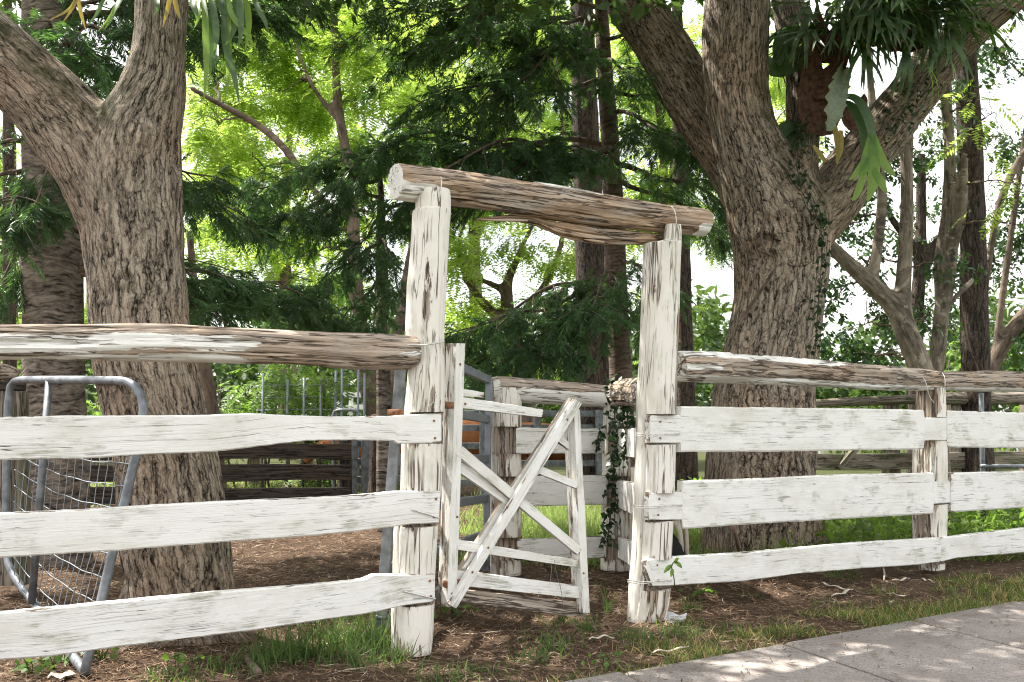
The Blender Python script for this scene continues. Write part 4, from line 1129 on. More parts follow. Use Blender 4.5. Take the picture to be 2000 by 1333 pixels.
# ---- conifer branches: tube + side shoots + drooping sprays
def pine_branches(tree, specs, trunk_r=0.1, spray=0.34, dens=1.0, name='branch'):
    out = []
    for (x0, y0, Y0, x1, y1, Y1, th) in specs:
        a, b = P(x0, y0, Y0), P(x1, y1, Y1)
        L = np.linalg.norm(b - a); n = 24
        t = np.linspace(0, 1, n)[:, None]
        mid = A(0, 0, 0.10 * L)
        path = a * (1 - t) + b * t + mid * (4 * t * (1 - t)) * 0.5 + A(0, 0, 0.03 * L) * np.sin(t * 9 + x0)
        path[:, 1] += 0.05 * L * np.sin(t[:, 0] * 5 + y0)
        g = Geo(); g.tube(path, np.linspace(th, th * 0.22, n), 7, bark_a=0)
        d = unit(np.gradient(path, axis=0))
        pos, dr = [], []
        ns = max(5, int(L * 8))
        for i in range(ns):
            u = 0.22 + 0.78 * i / (ns - 1)
            k = min(n - 1, int(u * (n - 1)))
            c, dd = path[k], d[k]
            s = 1 if i % 2 else -1
            side = unit(np.cross(dd, A(0, 0, 1))) * s
            ll = L * (0.16 + 0.26 * math.sin(math.pi * min(1, (1.12 - u)))) * R.uniform(0.7, 1.2)
            ll = min(ll, 0.75)
            sd = unit(dd * R.uniform(0.55, 0.95) + side * R.uniform(0.5, 1.0) + A(0, 0, R.uniform(-0.35, 0.12)))
            e = c + sd * ll + A(0, 0, -0.22 * ll)
            q = np.linspace(0, 1, 5)[:, None]
            sh = c * (1 - q) + e * q + A(0, 0, 0.06 * ll) * (4 * q * (1 - q))
            g.tube(sh, np.linspace(th * 0.28, 0.003, 5), 4, False, bark_a=0)
            m = max(4, int(ll * 26 * dens))
            f = R.uniform(0.15, 1.0, m)[:, None]
            pos.append(c * (1 - f) + e * f + R.normal(size=(m, 3)) * 0.03)
            dr.append(unit(sd * 0.8 + R.normal(size=(m, 3)) * 0.42 + A(0, 0, -0.38)))
        m = max(6, int(12 * dens))
        pos.append(np.tile(b, (m, 1)) + R.normal(size=(m, 3)) * 0.05); dr.append(unit(d[-1] + R.normal(size=(m, 3)) * 0.5 + A(0, 0, -0.25)))
        bm = np.concatenate(g.V)
        g.at = {'bark_a': [bm * 1.0]}
        g.build(name, M_BRANCH, tree)
        pos, dr = np.concatenate(pos), np.concatenate(dr)
        base = R.uniform(0.1, 0.75)
        out.append(scatter(SPRAY, pos, dr, spray * R.uniform(0.7, 1.2, len(pos)), np.clip(base + R.normal(size=len(pos)) * 0.22, 0, 1), R.uniform(-0.6, 0.6, len(pos))))
    return out

c2 = pine_branches(hp2, [
    (1173, 10, 10, 760, 20, 8.9, .028), (1175, 60, 10, 800, 95, 9.2, .03), (1176, 50, 10, 930, 40, 8.3, .026), (1180, 110, 10, 860, 190, 8.9, .03), (1178, 90, 10, 1010, 150, 8.6, .028), (1183, 160, 10, 960, 235, 9.3, .026),
    (1188, 290, 10, 730, 300, 9.0, .034), (1190, 296, 10, 840, 330, 8.4, .03), (1190, 300, 10, 960, 345, 8.6, .03), (1190, 290, 10, 1060, 330, 8.8, .024),
    (1184, 170, 10, 1400, 235, 9.5, .026), (1187, 215, 10, 1350, 300, 9.1, .026), (1195, 330, 10, 1430, 400, 9.3, .034), (1197, 350, 10, 1440, 470, 10.2, .028), (1178, 80, 10, 1300, 60, 9.6, .024), (1190, 260, 10, 1290, 270, 9.2, .02), (1182, 130, 10, 1260, 150, 8.9, .02),
    (1204, 540, 10, 905, 650, 9.1, .026), (1206, 570, 10, 960, 640, 8.9, .026), (1206, 550, 10, 1080, 690, 9.1, .024), (1203, 500, 10, 1300, 570, 9.3, .022), (1206, 570, 10, 990, 710, 8.8, .024), (1207, 600, 10, 1290, 660, 9.6, .02),
    (1206, 580, 10, 930, 700, 9.6, .022), (1204, 520, 10, 1150, 610, 8.8, .02)], spray=0.265, dens=0.88)
crown('crown', c2, M_PINE, hp2)
c3 = pine_branches(hp3, [
    (744, 330, 9.4, 500, 360, 8.7, .024), (745, 350, 9.4, 560, 420, 8.4, .022), (746, 380, 9.4, 620, 430, 8.8, .02), (742, 310, 9.4, 640, 310, 8.8, .02), (748, 480, 9.4, 620, 560, 8.8, .022), (748, 500, 9.4, 560, 600, 9.2, .022), (749, 540, 9.4, 660, 640, 8.9, .02), (747, 420, 9.4, 860, 380, 9.0, .02),
    (747, 430, 9.4, 700, 490, 8.6, .018), (748, 470, 9.4, 775, 560, 8.8, .018), (749, 560, 9.4, 730, 640, 8.8, .018), (743, 320, 9.4, 860, 290, 9.0, .02), (744, 300, 9.4, 760, 290, 8.8, .018), (749, 580, 9.4, 610, 640, 9.3, .018), (746, 400, 9.4, 780, 440, 8.8, .018)], spray=0.27, dens=1.05)
crown('crown', c3, M_PINE, hp3)
c1 = pine_branches(hp1, [
    (130, 520, 7.6, 560, 560, 8.4, .03), (140, 530, 7.6, 640, 620, 8.8, .03), (150, 480, 7.6, 470, 560, 7.8, .026), (140, 540, 7.6, 420, 600, 7.6, .024), (130, 260, 7.6, 470, 420, 8.2, .028), (130, 280, 7.6, 420, 350, 7.7, .024), (60, 330, 7.6, -60, 380, 7.2, .026), (70, 340, 7.6, 20, 440, 6.8, .022), (80, 280, 7.6, -80, 300, 7.4, .024),
    (110, 300, 7.6, 60, 410, 6.9, .02), (110, 90, 7.6, 240, 60, 7.0, .026), (110, 110, 7.6, 200, 150, 6.9, .022), (100, 40, 7.6, 250, -10, 7.3, .024), (100, 60, 7.6, 130, 90, 6.7, .02), (120, 200, 7.6, 270, 130, 7.4, .02), (110, 20, 7.6, 420, 60, 8.0, .026), (120, 60, 7.6, 480, 20, 8.4, .026), (60, 420, 7.6, 0, 560, 7.4, .018), (120, 30, 7.6, 560, 10, 9.0, .026)], spray=0.28, dens=0.95)
crown('crown', c1, M_PINE, hp1)

def twigs(tree, specs, r0=0.03, n_sub=7, mat=None):
    """a limb into every leafy mass, with thin crooked twigs"""
    tk = [c for c in tree.children if c.name.split('.')[0] == 'trunk'][0]
    tv = np.empty(len(tk.data.vertices) * 3, np.float32); tk.data.vertices.foreach_get('co', tv); tv = tv.reshape(-1, 3)[::7] + WL[tree]
    for (x, y, rx, ry, Y) in specs:
        c = P(x, y, Y); s_ = rx * Y / FPX
        low = tv[tv[:, 2] < c[2] - 0.1 * s_]
        if not len(low): continue
        a = low[np.argmin(np.linalg.norm((low - c) * A(1, 1, 0.6), axis=1))]
        L = np.linalg.norm(c - a)
        def crook(p, q, n, amp):
            t = np.linspace(0, 1, n)[:, None]
            w = fbm(np.concatenate([t * 3 + R.uniform(0, 50), t * 0, t * 0], 1), 3, 3)[:, None]; w2 = fbm(np.concatenate([t * 3 + R.uniform(0, 50), t * 0, t * 0], 1), 3, 5)[:, None]
            l_ = np.linalg.norm(q - p)
            return p * (1 - t) + q * t + (A(1, 0, 0.2) * w + A(0, 1, 0.6) * w2) * amp * l_ * np.sin(math.pi * t) + A(0, 0, 0.08 * l_) * np.sin(math.pi * t)
        g = Geo(); main = crook(a, c + R.normal(size=3) * 0.1, 14, 0.22)
        rr = min(r0, 0.012 * L + 0.006); g.tube(main, np.linspace(rr, rr * 0.35, 14), 6)
        for i in range(n_sub):
            b = main[R.integers(5, 14)]
            e = b + unit(R.normal(size=3) + A(0, 0, 0.3)) * s_ * R.uniform(0.5, 1.1) * A(1, 0.6, ry / max(rx, 1))
            g.tube(crook(b, e, 9, 0.3), np.linspace(rr * 0.45, 0.004, 9), 4, False)
        g.at = {'bark_a': [np.concatenate(g.V)]}
        g.build('branch', mat or M_BRANCH, tree)

# ---- leafy crowns from measured masses (x, y, rx, ry in the photo, distance Y)
def masses(specs, tpls, size, per_m2, flat=0.35, droop=-0.2, clump=0.45, layers=False, lo=0.0, hi=1.0):
    out = []
    for (x, y, rx, ry, Y) in specs:
        c = P(x, y, Y); ax, az = rx * Y / FPX, ry * Y / FPX; ay = min(1.6, 0.5 * (ax + az))
        area = math.pi * ax * az
        nc = max(3, int(area / (clump * clump) * 0.7))
        u = rdir(nc) * (R.uniform(0, 1, nc) ** 0.4)[:, None]
        cc = c + u * A(ax, ay, az)
        n = int(area * per_m2); k = R.integers(0, nc, n)
        off = R.normal(size=(n, 3)) * clump * 0.42 * A(1.25, 1.25, 0.5 if layers else 0.8)
        p = cc[k] + off
        d = unit(off * A(1, 1, 0.3) + rdir(n) * 0.25 + A(0, 0, droop))
        tn = np.clip(0.5 + R.normal(size=nc)[k] * 0.2 + R.normal(size=n) * 0.15, 0, 0.94) * (hi - lo) + lo
        out.append(scatter(tpls, p, d, size * R.uniform(0.7, 1.25, n), tn, R.uniform(-flat, flat, n)))
    return out
SP_ = [(430, 260, 110, 90, 17), (520, 120, 110, 100, 17.5), (600, 50, 110, 70, 17), (620, 210, 90, 90, 18), (700, 110, 80, 100, 16.5), (770, 210, 80, 90, 17), (470, 350, 100, 70, 17.5), (570, 400, 80, 60, 17), (800, 300, 90, 70, 18), (690, 320, 70, 60, 17), (460, 470, 90, 60, 18), (600, 500, 70, 50, 18), (720, 0, 90, 40, 16), (420, 120, 60, 80, 17), (830, 420, 50, 60, 17), (700, 440, 60, 50, 18), (840, 130, 60, 60, 18)]
crown('crown', masses(SP_, FROND, 0.44, 120, layers=True), M_JAC, jac1)
twigs(jac1, SP_)
SP_ = [(980, 475, 95, 28, 18), (930, 515, 60, 28, 17.5), (1090, 500, 70, 40, 18), (905, 590, 40, 55, 18), (870, 300, 90, 70, 19), (960, 380, 90, 40, 19), (1010, 240, 90, 70, 19), (1080, 130, 70, 90, 19), (1100, 30, 80, 50, 19), (960, 50, 80, 50, 19), (1120, 330, 60, 60, 18.5), (1040, 690, 60, 50, 19), (900, 680, 60, 50, 19), (1060, 420, 50, 30, 18), (1180, 20, 50, 50, 19), (900, 470, 50, 36, 18), (1000, 600, 60, 36, 18.5), (1090, 600, 50, 50, 18.5), (940, 640, 50, 40, 18.5), (950, 150, 60, 50, 19)]
crown('crown', masses(SP_, FROND, 0.44, 120, layers=True), M_JAC, jac2)
twigs(jac2, SP_)
SP_ = [(1260, 170, 60, 90, 19), (1300, 330, 70, 60, 19), (1345, 260, 50, 60, 19), (1350, 420, 50, 40, 19), (1250, 60, 50, 50, 19.5), (1270, 450, 40, 60, 19), (1530, 110, 36, 90, 20), (1540, 250, 40, 60, 20), (1290, 560, 50, 50, 19), (1240, 330, 50, 50, 19), (1390, 330, 30, 40, 19)]
crown('crown', masses(SP_, FROND, 0.44, 120, layers=True), M_JAC, jac3)
twigs(jac3, SP_)
SP_ = [(1650, 640, 50, 70, 11.6), (1700, 690, 50, 36, 11.4), (1640, 560, 36, 50, 11.8), (1670, 430, 60, 60, 11.8), (1740, 340, 50, 60, 11.6), (1830, 520, 30, 50, 11.4), (1720, 610, 40, 40, 11.6), (1640, 700, 40, 30, 11.6), (1690, 300, 50, 30, 11.6), (1820, 200, 40, 60, 11.5), (1700, 520, 40, 30, 11.8), (1800, 620, 34, 40, 11.8), (1640, 350, 40, 50, 11.8)]
crown('crown', masses(SP_, TWIG, 0.19, 215, droop=-0.5, clump=0.34), M_CAMPH, pale)
twigs(pale, SP_)
SP_ = [(1960, 300, 50, 120, 13.2), (1960, 520, 40, 80, 13.2), (1940, 90, 60, 70, 13), (1985, 640, 36, 40, 13), (1940, 440, 36, 60, 13.3), (2050, 400, 70, 150, 13), (1965, 690, 30, 24, 13), (2040, 640, 50, 40, 13)]
crown('crown', masses(SP_, TWIG, 0.2, 200, droop=-0.5, clump=0.36), M_CAMPH, lean)
twigs(lean, SP_)
SP_ = [(1760, 420, 50, 60, 14.8), (1850, 360, 40, 70, 14.8), (1800, 300, 50, 50, 14.8), (1720, 460, 40, 40, 14.8), (1840, 620, 40, 50, 15), (1790, 640, 40, 40, 15), (1880, 500, 40, 60, 15)]
crown('crown', masses(SP_, TWIG, 0.2, 130, droop=-0.5, clump=0.36), M_CAMPH, dk)
twigs(dk, SP_)
SP_ = [(1860, 60, 60, 60, 10.9), (1930, 170, 40, 40, 10.8), (1975, 330, 26, 60, 10.8), (1955, 240, 40, 40, 10.8), (1990, 420, 20, 40, 10.8), (1870, 340, 14, 20, 11)]
crown('crown', masses(SP_, FROND, 0.34, 60, layers=True), M_JAC, twist)
twigs(twist, SP_)

# ---- the high crowns of the two big trees, above the picture, which shade the fence
def high_crown(parent, cx, cy, rx, ry, zlo, zhi, n_clump, n, seed):
    r = np.random.default_rng(seed)
    c = np.stack([cx + rx * r.uniform(-1, 1, n_clump), cy + ry * r.uniform(-1, 1, n_clump), r.uniform(zlo, zhi, n_clump)], 1)
    e = ((c[:, 0] - cx) / rx) ** 2 + ((c[:, 1] - cy) / ry) ** 2
    c = c[e < 1]
    c[:, 2] = np.maximum(c[:, 2], CAMZ + 0.425 * c[:, 1] + 0.75)
    k = r.integers(0, len(c), n)
    off = r.normal(size=(n, 3)) * A(0.42, 0.42, 0.22)
    p = c[k] + off
    return scatter(TWIG, p, unit(off + r.normal(size=(n, 3)) * 0.3 + A(0, 0, -0.2)), 0.34 * r.uniform(0.8, 1.3, n), np.clip(0.5 + 0.25 * r.normal(size=n), 0, 1), r.uniform(-0.6, 0.6, n))
crown('crown', [high_crown(tl, -2.2, 6.6, 4.2, 4.2, 4.6, 7.5, 95, 3300, 1)], M_CANOPY, tl)
crown('crown', [high_crown(tr, 2.6, 9.0, 5.0, 4.4, 5.0, 8.5, 120, 4400, 2)], M_CANOPY, tr)

# ---- taller feathery trees farther back, closing most of the sky
for lb, x0, top, blobs in (('tall feathery tree far behind the young conifer', 560, 120, ((420, 60, 120, 110), (520, 230, 130, 110), (640, 90, 110, 120), (690, 330, 100, 90), (430, 380, 110, 80), (560, 470, 100, 70), (760, 60, 100, 110), (650, 560, 90, 60))),
                           ('tall feathery tree far behind the gateway', 930, 100, ((850, 120, 110, 120), (960, 240, 110, 90), (1070, 60, 110, 110), (1120, 260, 90, 110), (880, 400, 100, 70), (1030, 400, 80, 50), (930, 20, 110, 70), (1180, 440, 60, 70))),
                           ('feathery tree far off at the left edge behind the ringed conifer', 20, 180, ((10, 520, 60, 90), (0, 330, 70, 110), (60, 180, 70, 90), (190, 600, 30, 60), (-60, 450, 60, 90), (0, 640, 60, 40))),
                           ('feathery tree far behind the right gatepost', 1310, 160, ((1250, 120, 70, 110), (1330, 260, 80, 110), (1280, 420, 70, 80), (1540, 150, 60, 110), (1400, 430, 40, 60), (1360, 60, 60, 60)))):
    t_ = bg_tree('tree', lb, 'tree', [[(x0, 930, 20, 27), (x0 + 6, 700, 16, 27), (x0 - 8, 450, 12, 27), (x0 + 10, top + 120, 7, 27), (x0, top, 4, 27)], [(x0 - 6, 480, 8, 27), (x0 + 60, 330, 5, 27), (x0 + 90, 200, 3, 27)], [(x0, 560, 8, 27), (x0 - 80, 400, 5, 27), (x0 - 120, 240, 3, 27)]], M_BRANCH, 0.07, 0.12, 0.01, 0.006)
    crown('crown', masses([(x, y, a, b, 27) for x, y, a, b in blobs], FROND, 0.62, 56, layers=True, clump=0.6, lo=0.1), M_JAC, t_)

# ---- bushes and hedges beyond the yards
def bush(name, label, x, ytop, w, Y, mat, tpls, size, per_m2=60, group=None, stems=4, ybase=None, lo=0.0, hi=1.0, **kw):
    base = P(x, 820, Y); base[2] = 0
    top = P(x, ytop, Y)[2]; hw = w * Y / FPX
    t = thing(name, label, 'bush', base, group)
    sp = []
    h = top
    n = max(3, int(2 + hw * 2.5))
    for i in range(n):
        xx = x + w * R.uniform(-0.8, 0.8); f = R.uniform(0.3, 0.92)
        yy = 820 + (CAMZ - h * f) * FPX / Y
        sp.append((xx, yy, w * 0.5, h * 0.3 * FPX / Y, Y + R.uniform(-0.6, 0.6)))
    crown('foliage', masses(sp, tpls, size, per_m2, lo=lo, hi=hi, **kw), mat, t)
    for i in range(stems):
        q = base + A(R.uniform(-hw, hw) * 0.4, R.uniform(-.3, .3), 0)
        e = q + A(R.uniform(-hw, hw) * 0.6, R.uniform(-.3, .3), h * R.uniform(0.6, 0.9))
        g = Geo(); pth = resample([q, (q + e) / 2 + A(R.uniform(-.1, .1), 0, 0), e], 6)
        g.tube(pth, np.linspace(0.022, 0.008, 6), 5); g.at = {'bark_a': [np.concatenate(g.V)]}
        g.build('stem', M_BRANCH, t)
    return t
bush('bush', 'fresh fern-leaved bush under the left log rail beside the gateway', 450, 700, 70, 15.4, M_BUSH, FROND, 0.4, 110, layers=True, lo=0.0, hi=0.6)
bush('bush', 'broad bright fern-leaved bush in the middle of the left fence gap', 545, 695, 90, 15.2, M_BUSH, FROND, 0.4, 110, layers=True, lo=0.0, hi=0.7)
bush('bush', 'smaller feathery bush next to the thin steel posts', 640, 705, 60, 15.6, M_BUSH, FROND, 0.4, 100, layers=True, lo=0.0, hi=0.5)
for i, (x, yt, w, Y, lb) in enumerate([(205, 700, 60, 20, 'sunlit bush glowing between the forked tree and the ringed conifer'), (20, 620, 50, 22, 'sunlit bush at the far left edge past the slim trunk'),
        (1245, 720, 60, 22, 'sunlit bush hidden low behind the inner log rail'), (1640, 752, 60, 24, 'yellow-green shrub just right of the gnarled trunk'), (1720, 742, 60, 25, 'yellow-green shrub below the leaning pale limb'),
        (1865, 680, 40, 22, 'bright shrub between the twisted trunk and the dark trunk'), (1985, 690, 60, 23, 'bright shrub at the far right edge beneath the leaning limb'), (960, 730, 60, 24, 'bright shrub beyond the steel yard rails seen through the gate'), (840, 700, 60, 26, 'sunlit shrub behind the left gatepost')]):
    bush('bush', lb, x, yt, w, Y, M_BUSH, TWIG, 0.36, 40, clump=0.5, lo=0.2, hi=1.0)
# far wooded skyline
n = 13000
th = R.uniform(-0.75, 0.75, n); Yd = R.uniform(75, 130, n)
hh = 6.0 + 6.5 * fbm(np.stack([th * 16, th * 0, Yd * 0.02], 1), 3, 4) + 2
p = np.stack([np.sin(th) * Yd, np.cos(th) * Yd, np.maximum(0.2, hh * R.uniform(0, 1, n) ** 0.6)], 1)
fw = crown('far_woods', [scatter(TWIG, p, rdir(n), R.uniform(1.6, 3.0, n), np.clip(0.5 + R.normal(size=n) * 0.25, 0, 1))], M_CANOPY, None, origin=(0, 90, 0))
tag(fw, kind='stuff')
# ------------------------------------------------------------------ steel things
def rect_bar(g, a, b, w, h, side):
    """rectangular hollow section from a to b; w across `side`, h the other way"""
    a, b = np.asarray(a, float), np.asarray(b, float); d = unit(b - a)
    s = side - d * np.dot(side, d); s = unit(s); u = np.cross(d, s)
    c = (a + b) / 2; L = np.linalg.norm(b - a) / 2
    e = min(w, h) * 0.12
    prof = [(-1, -1), (1, -1), (1, 1), (-1, 1)]
    ring = []
    for sx, sy in prof:
        x, y = sx * w / 2, sy * h / 2
        if sx * sy > 0: ring += [(x, y - sy * e) if sx * sy < 0 else (x - sx * e, y), (x, y - sy * e)] if sy < 0 else [(x, y - sy * e), (x - sx * e, y)]
        else: ring += [(x - sx * e, y), (x, y - sy * e)] if sy < 0 else [(x, y - sy * e), (x - sx * e, y)]
    ring = [(-w/2 + e, -h/2), (w/2 - e, -h/2), (w/2, -h/2 + e), (w/2, h/2 - e), (w/2 - e, h/2), (-w/2 + e, h/2), (-w/2, h/2 - e), (-w/2, -h/2 + e)]
    V = [c + d * L * k + s * x + u * y for k in (-1, 1) for x, y in ring]
    F = [grid_faces(2, 8), np.arange(8)[::-1][None], (np.arange(8) + 8)[None]]
    return g.add(V, F)

# steel yard gate standing open behind the left gatepost
sg = thing('yard_gate', 'grey steel yard gate swung back behind the left gatepost', 'gate', (-0.5, 5.9, 0))
def sgp(x, y, Y): return P(x, y, Y)
side = A(1, 0.2, 0)
n0, n1 = sgp(785, 690, 4.88), sgp(741, 1252, 4.88)
f0, f1 = sgp(955, 738, 7.0), sgp(949, 1114, 7.0)
rect_bar(Geo(), n0, n1, 0.052, 0.045, A(1, 0, 0)).build('stile', M_GALV, sg, True, 30)
rect_bar(Geo(), f0, f1, 0.045, 0.05, A(1, 0, 0)).build('stile', M_GALV_D, sg, True, 30)
for yn, yf in ((668, 742), (790, 819), (899, 896), (1000, 974), (1112, 1044), (1222, 1100)):
    fx = np.interp(yf, [738, 1114], [953, 947]); nx = np.interp(yn, [690, 1252], [789, 745])
    rect_bar(Geo(), sgp(nx, yn, 4.9), sgp(fx, yf, 6.98), 0.035, 0.055, A(0, 0, 1) if False else A(1, -0.3, 0)).build('bar', M_GALV_D, sg, True, 30)
g = Geo(); b0 = sgp(760, 806, 4.84); rect_bar(g, b0, b0 + A(0.075, -0.04, 0.0), 0.03, 0.03, A(0, 0, 1)); g.build('hinge_bolt', M_RUST, sg)
g = Geo(); c = sgp(742, 1206, 4.86); g.tube([c + A(-0.02, 0, 0), c + A(0.028, 0, 0.0)], 0.012, 8); g.build('drop_bolt', M_GALV_D, sg)

# leaning mesh gate behind the left fence
mg = thing('mesh_gate', 'bent tube gate with sagging wire mesh leaning behind the left fence', 'gate', (-2.2, 4.9, 0))
Aq, Bq = P(166, 1312, 4.27), P(284, 800, 4.55)
Cq, Dq = P(22, 748, 5.75), P(10, 1120, 5.65)
tubep = [Aq, Aq * .66 + Bq * .34, P(280, 828, 4.54), P(281, 790, 4.56), P(272, 760, 4.58), P(252, 746, 4.62), P(225, 743, 4.7), P(95, 742, 5.3), P(40, 742, 5.68), P(25, 746, 5.74), P(19, 758, 5.76), P(15, 800, 5.76), P(12, 1000, 5.7), P(12, 1080, 5.66), P(18, 1110, 5.6), P(36, 1140, 5.5), P(60, 1168, 5.3), P(130, 1268, 4.55), Aq]
Geo().tube(smooth_path(tubep, 90, 1), 0.021, 12).build('frame_tube', M_GALV, mg)
Geo().tube([P(96, 744, 5.3), P(84, 900, 5.2), P(62, 1180, 5.15)], 0.019, 10).build('mid_tube', M_GALV, mg)
def mgp(u, v):
    """u 0 far (left) .. 1 near (right), v 0 top .. 1 bottom"""
    top = P(18, 800, 5.74) * (1 - u) + P(281, 830, 4.55) * u
    bot = Dq * (1 - u) + P(168, 1302, 4.29) * u
    return top * (1 - v) + bot * v
for i in range(17):
    u = 0.04 + 0.93 * (i / 16) ** 0.92
    v = np.linspace(0.16, 0.985, 14)
    pts = np.array([mgp(u + 0.003 * math.sin(k * 1.9 + i), vv) for k, vv in enumerate(v)]) + A(0, 0.02, 0)
    pts[:, 0] += 0.008 * np.sin(v * 6 + i * 0.4); pts[:, 1] += 0.04 * np.sin(v * 3.2)
    Geo().tube(pts, 0.0024, 4).build('wire', M_GALV_D, mg)
for j in range(9):
    v = 0.17 + 0.8 * j / 8
    u = np.linspace(0.02, 0.975, 20)
    pts = np.array([mgp(uu, v + 0.045 * math.sin(uu * 3.1) + 0.003 * math.sin(uu * 28 + j)) for uu in u]) + A(0, 0.02, 0)
    pts[:, 1] += 0.04 * math.sin(v * 3.2)
    Geo().tube(pts, 0.0026, 4).build('wire', M_GALV_D, mg)

# old grey post and rail at the far left edge
ol = thing('fence', 'old bare grey post and rail at the left edge behind the mesh gate', 'fence', (-3.3, 6.2, 0))
WO = Wall(pxY(-200, 6.1), pxY(60, 6.3))
def wg(V): return V
post('post', 6.3, [(765, -2, 52), (900, -2, 54), (1010, -1, 56), (1140, -2, 58)], ol, M_GREYWOOD, WO, (), seed=61, n=60, m=48, squar=4.0)
rail_log('rail', WO, [(-300, 700, 740), (-60, 706, 742), (10, 710, 744), (36, 722, 740)], -0.1, ol, lambda t, u, f: 0.4 + 0 * t, n=40, m=20, seed=62)
ol.children[-1].data.materials.clear(); ol.children[-1].data.materials.append(M_WOOD)
rail_log('rail', WO, [(-300, 742, 765), (-60, 744, 766), (50, 746, 764)], -0.1, ol, lambda t, u, f: 0.4 + 0 * t, n=40, m=20, seed=63)
ol.children[-1].data.materials.clear(); ol.children[-1].data.materials.append(M_DARKWOOD)

# ------------------------------------------------------------------ stock yards
def rail_fence(name, label, p0, p1, heights, hw, thick, posts, mat, pw=0.14, ph=None, group=None, tilt=None, partname='rail'):
    """posts and flat rails between two ground points"""
    p0, p1 = A(*p0, 0), A(*p1, 0)
    t = thing(name, label, 'fence', (p0 + p1) / 2, group)
    d = unit(p1 - p0); nn = A(d[1], -d[0], 0)
    if nn[1] > 0: nn = -nn
    ph = ph or max(heights) + hw * 0.7
    for i, f in enumerate(posts):
        c = p0 + (p1 - p0) * f
        g = Geo(); n = 6
        z = np.linspace(-0.05, ph * (1 + 0.03 * math.sin(i * 5)), n)
        pts = np.stack([c[0] + 0.01 * np.sin(z * 3 + i), c[1] + 0 * z, z], 1)
        T, U, W = frames(pts)
        th = np.arange(10) * 2 * math.pi / 10
        rr = pw / 2 * (1 + 0.06 * np.sin(th * 3 + i))
        V = pts[:, None] + rr[None, :, None] * (np.cos(th)[None, :, None] * U[:, None] + np.sin(th)[None, :, None] * W[:, None])
        gr = np.stack([np.repeat(z, 10), np.tile(rr * np.cos(th), n), np.tile(rr * np.sin(th), n)], 1)
        mk('post', V.reshape(-1, 3), [grid_faces(n, 10), np.arange(10)[::-1][None], (np.arange(10) + 10 * (n - 1))[None]], mat, t, True, {'grain': gr, 'wear': np.full(len(gr), 0.02)}, 50)
    for i, h in enumerate(heights):
        n = 14; s = np.linspace(-0.01, 1.01, n); L = np.linalg.norm(p1 - p0)
        c = p0 + (p1 - p0) * s[:, None] + A(0, 0, h) + nn * (pw / 2 + thick / 2)
        c[:, 2] += 0.012 * np.sin(s * 7 + i * 2) + (0 if tilt is None else tilt[i] * (s - 0.5))
        hv = hw / 2 * (1 + 0.07 * np.sin(s * 11 + i))
        rings = np.stack([c + A(0, 0, 1) * (sz * hv)[:, None] + nn * (sy * thick / 2) for sz, sy in ((-1, 1), (-.9, 1.05), (.9, 1.05), (1, 1), (1, -1), (-1, -1))], 1)
        gr = np.stack([np.repeat(s * L, 6), np.tile([-1, -.9, .9, 1, 1, -1], n) * hw / 2, np.tile([1, 1, 1, 1, -1, -1], n) * thick / 2], 1).reshape(n, 6, 3)
        loft(partname, rings, mat, t, gr, np.full((n, 6), 0.0), sharp=30)
    return t

# dark timber pen beyond the left tree
rail_fence('fence', 'dark weathered timber rail pen seen between the left boards', pxY(120, 12.4), pxY(684, 12.6), (0.14, 0.42, 0.69), 0.20, 0.05, (0.02, 0.35, 0.985), M_DARKWOOD, 0.17, 0.84)
rail_fence('fence', 'brown low rails behind the dark timber pen', pxY(150, 16.5), pxY(720, 16.0), (0.25, 0.55, 0.85), 0.14, 0.04, (0.0, 0.3, 0.62, 0.8, 1.0), M_WOOD, 0.2, 1.0)
# steel yard rails with cattle behind
def steel_yard(name, label, x0, Y0, x1, Y1, heights, posts, mat, group=None):
    p0, p1 = A(*pxY(x0, Y0), 0), A(*pxY(x1, Y1), 0)
    t = thing(name, label, 'fence', (p0 + p1) / 2, group)
    d = unit(p1 - p0); nn = A(d[1], -d[0], 0)
    for f in posts:
        c = p0 + (p1 - p0) * f
        rect_bar(Geo(), c + A(0, 0, -0.05), c + A(0, 0, max(heights) + 0.05), 0.10, 0.10, d).build('post', mat, t, True, 30)
    for h in heights:
        rect_bar(Geo(), p0 + A(0, 0, h) - d * 0.05 - nn * 0.07, p1 + A(0, 0, h) + d * 0.05 - nn * 0.07, 0.04, 0.085, nn).build('rail', mat, t, True, 30)
    return t
steel_yard('yard_rails', 'grey steel stock yard rails seen through the gate with tan cattle behind', 845, 13.2, 1170, 13.6, (0.25, 0.49, 0.73, 0.97, 1.16), (0.0, 0.30, 0.62, 0.82, 1.0), M_GALV)
steel_yard('yard_rails', 'grey steel stock yard rails between the dark pen and the left gatepost', 690, 13.0, 815, 13.2, (0.3, 0.53, 0.77, 1.06), (0.02, 0.2, 1.0), M_GALV)
# rounded steel panel top near the dark pen
pn = thing('yard_hurdle', 'pale rounded steel panel standing above the dark pen', 'panel', P(675, 820, 14) * A(1, 1, 0))
Geo().tube(smooth_path([P(651, 960, 14), P(651, 815, 14), P(652, 804, 14), P(658, 801, 14), P(690, 801, 14), P(697, 803, 14), P(699, 812, 14), P(700, 960, 14)], 40, 1), 0.02, 8).build('frame_tube', M_GALV, pn)
for yy in (830, 860, 890, 920):
    Geo().tube([P(651, yy, 14), P(700, yy, 14)], 0.016, 8).build('bar', M_GALV, pn)
# stub trunk used as a yard post
st = thing('tree_stump', 'thick brown stump standing among the steel yard rails', 'stump', P(738, 960, 12.7) * A(1, 1, 0))
trunk('trunk', [limb_px([(738, 970, 24, 12.7), (738, 950, 19, 12.7), (737, 880, 16, 12.7), (738, 808, 15, 12.7)], 20)], M_BARK2, st, 0.03, 0.12, 0.01, 0.008)
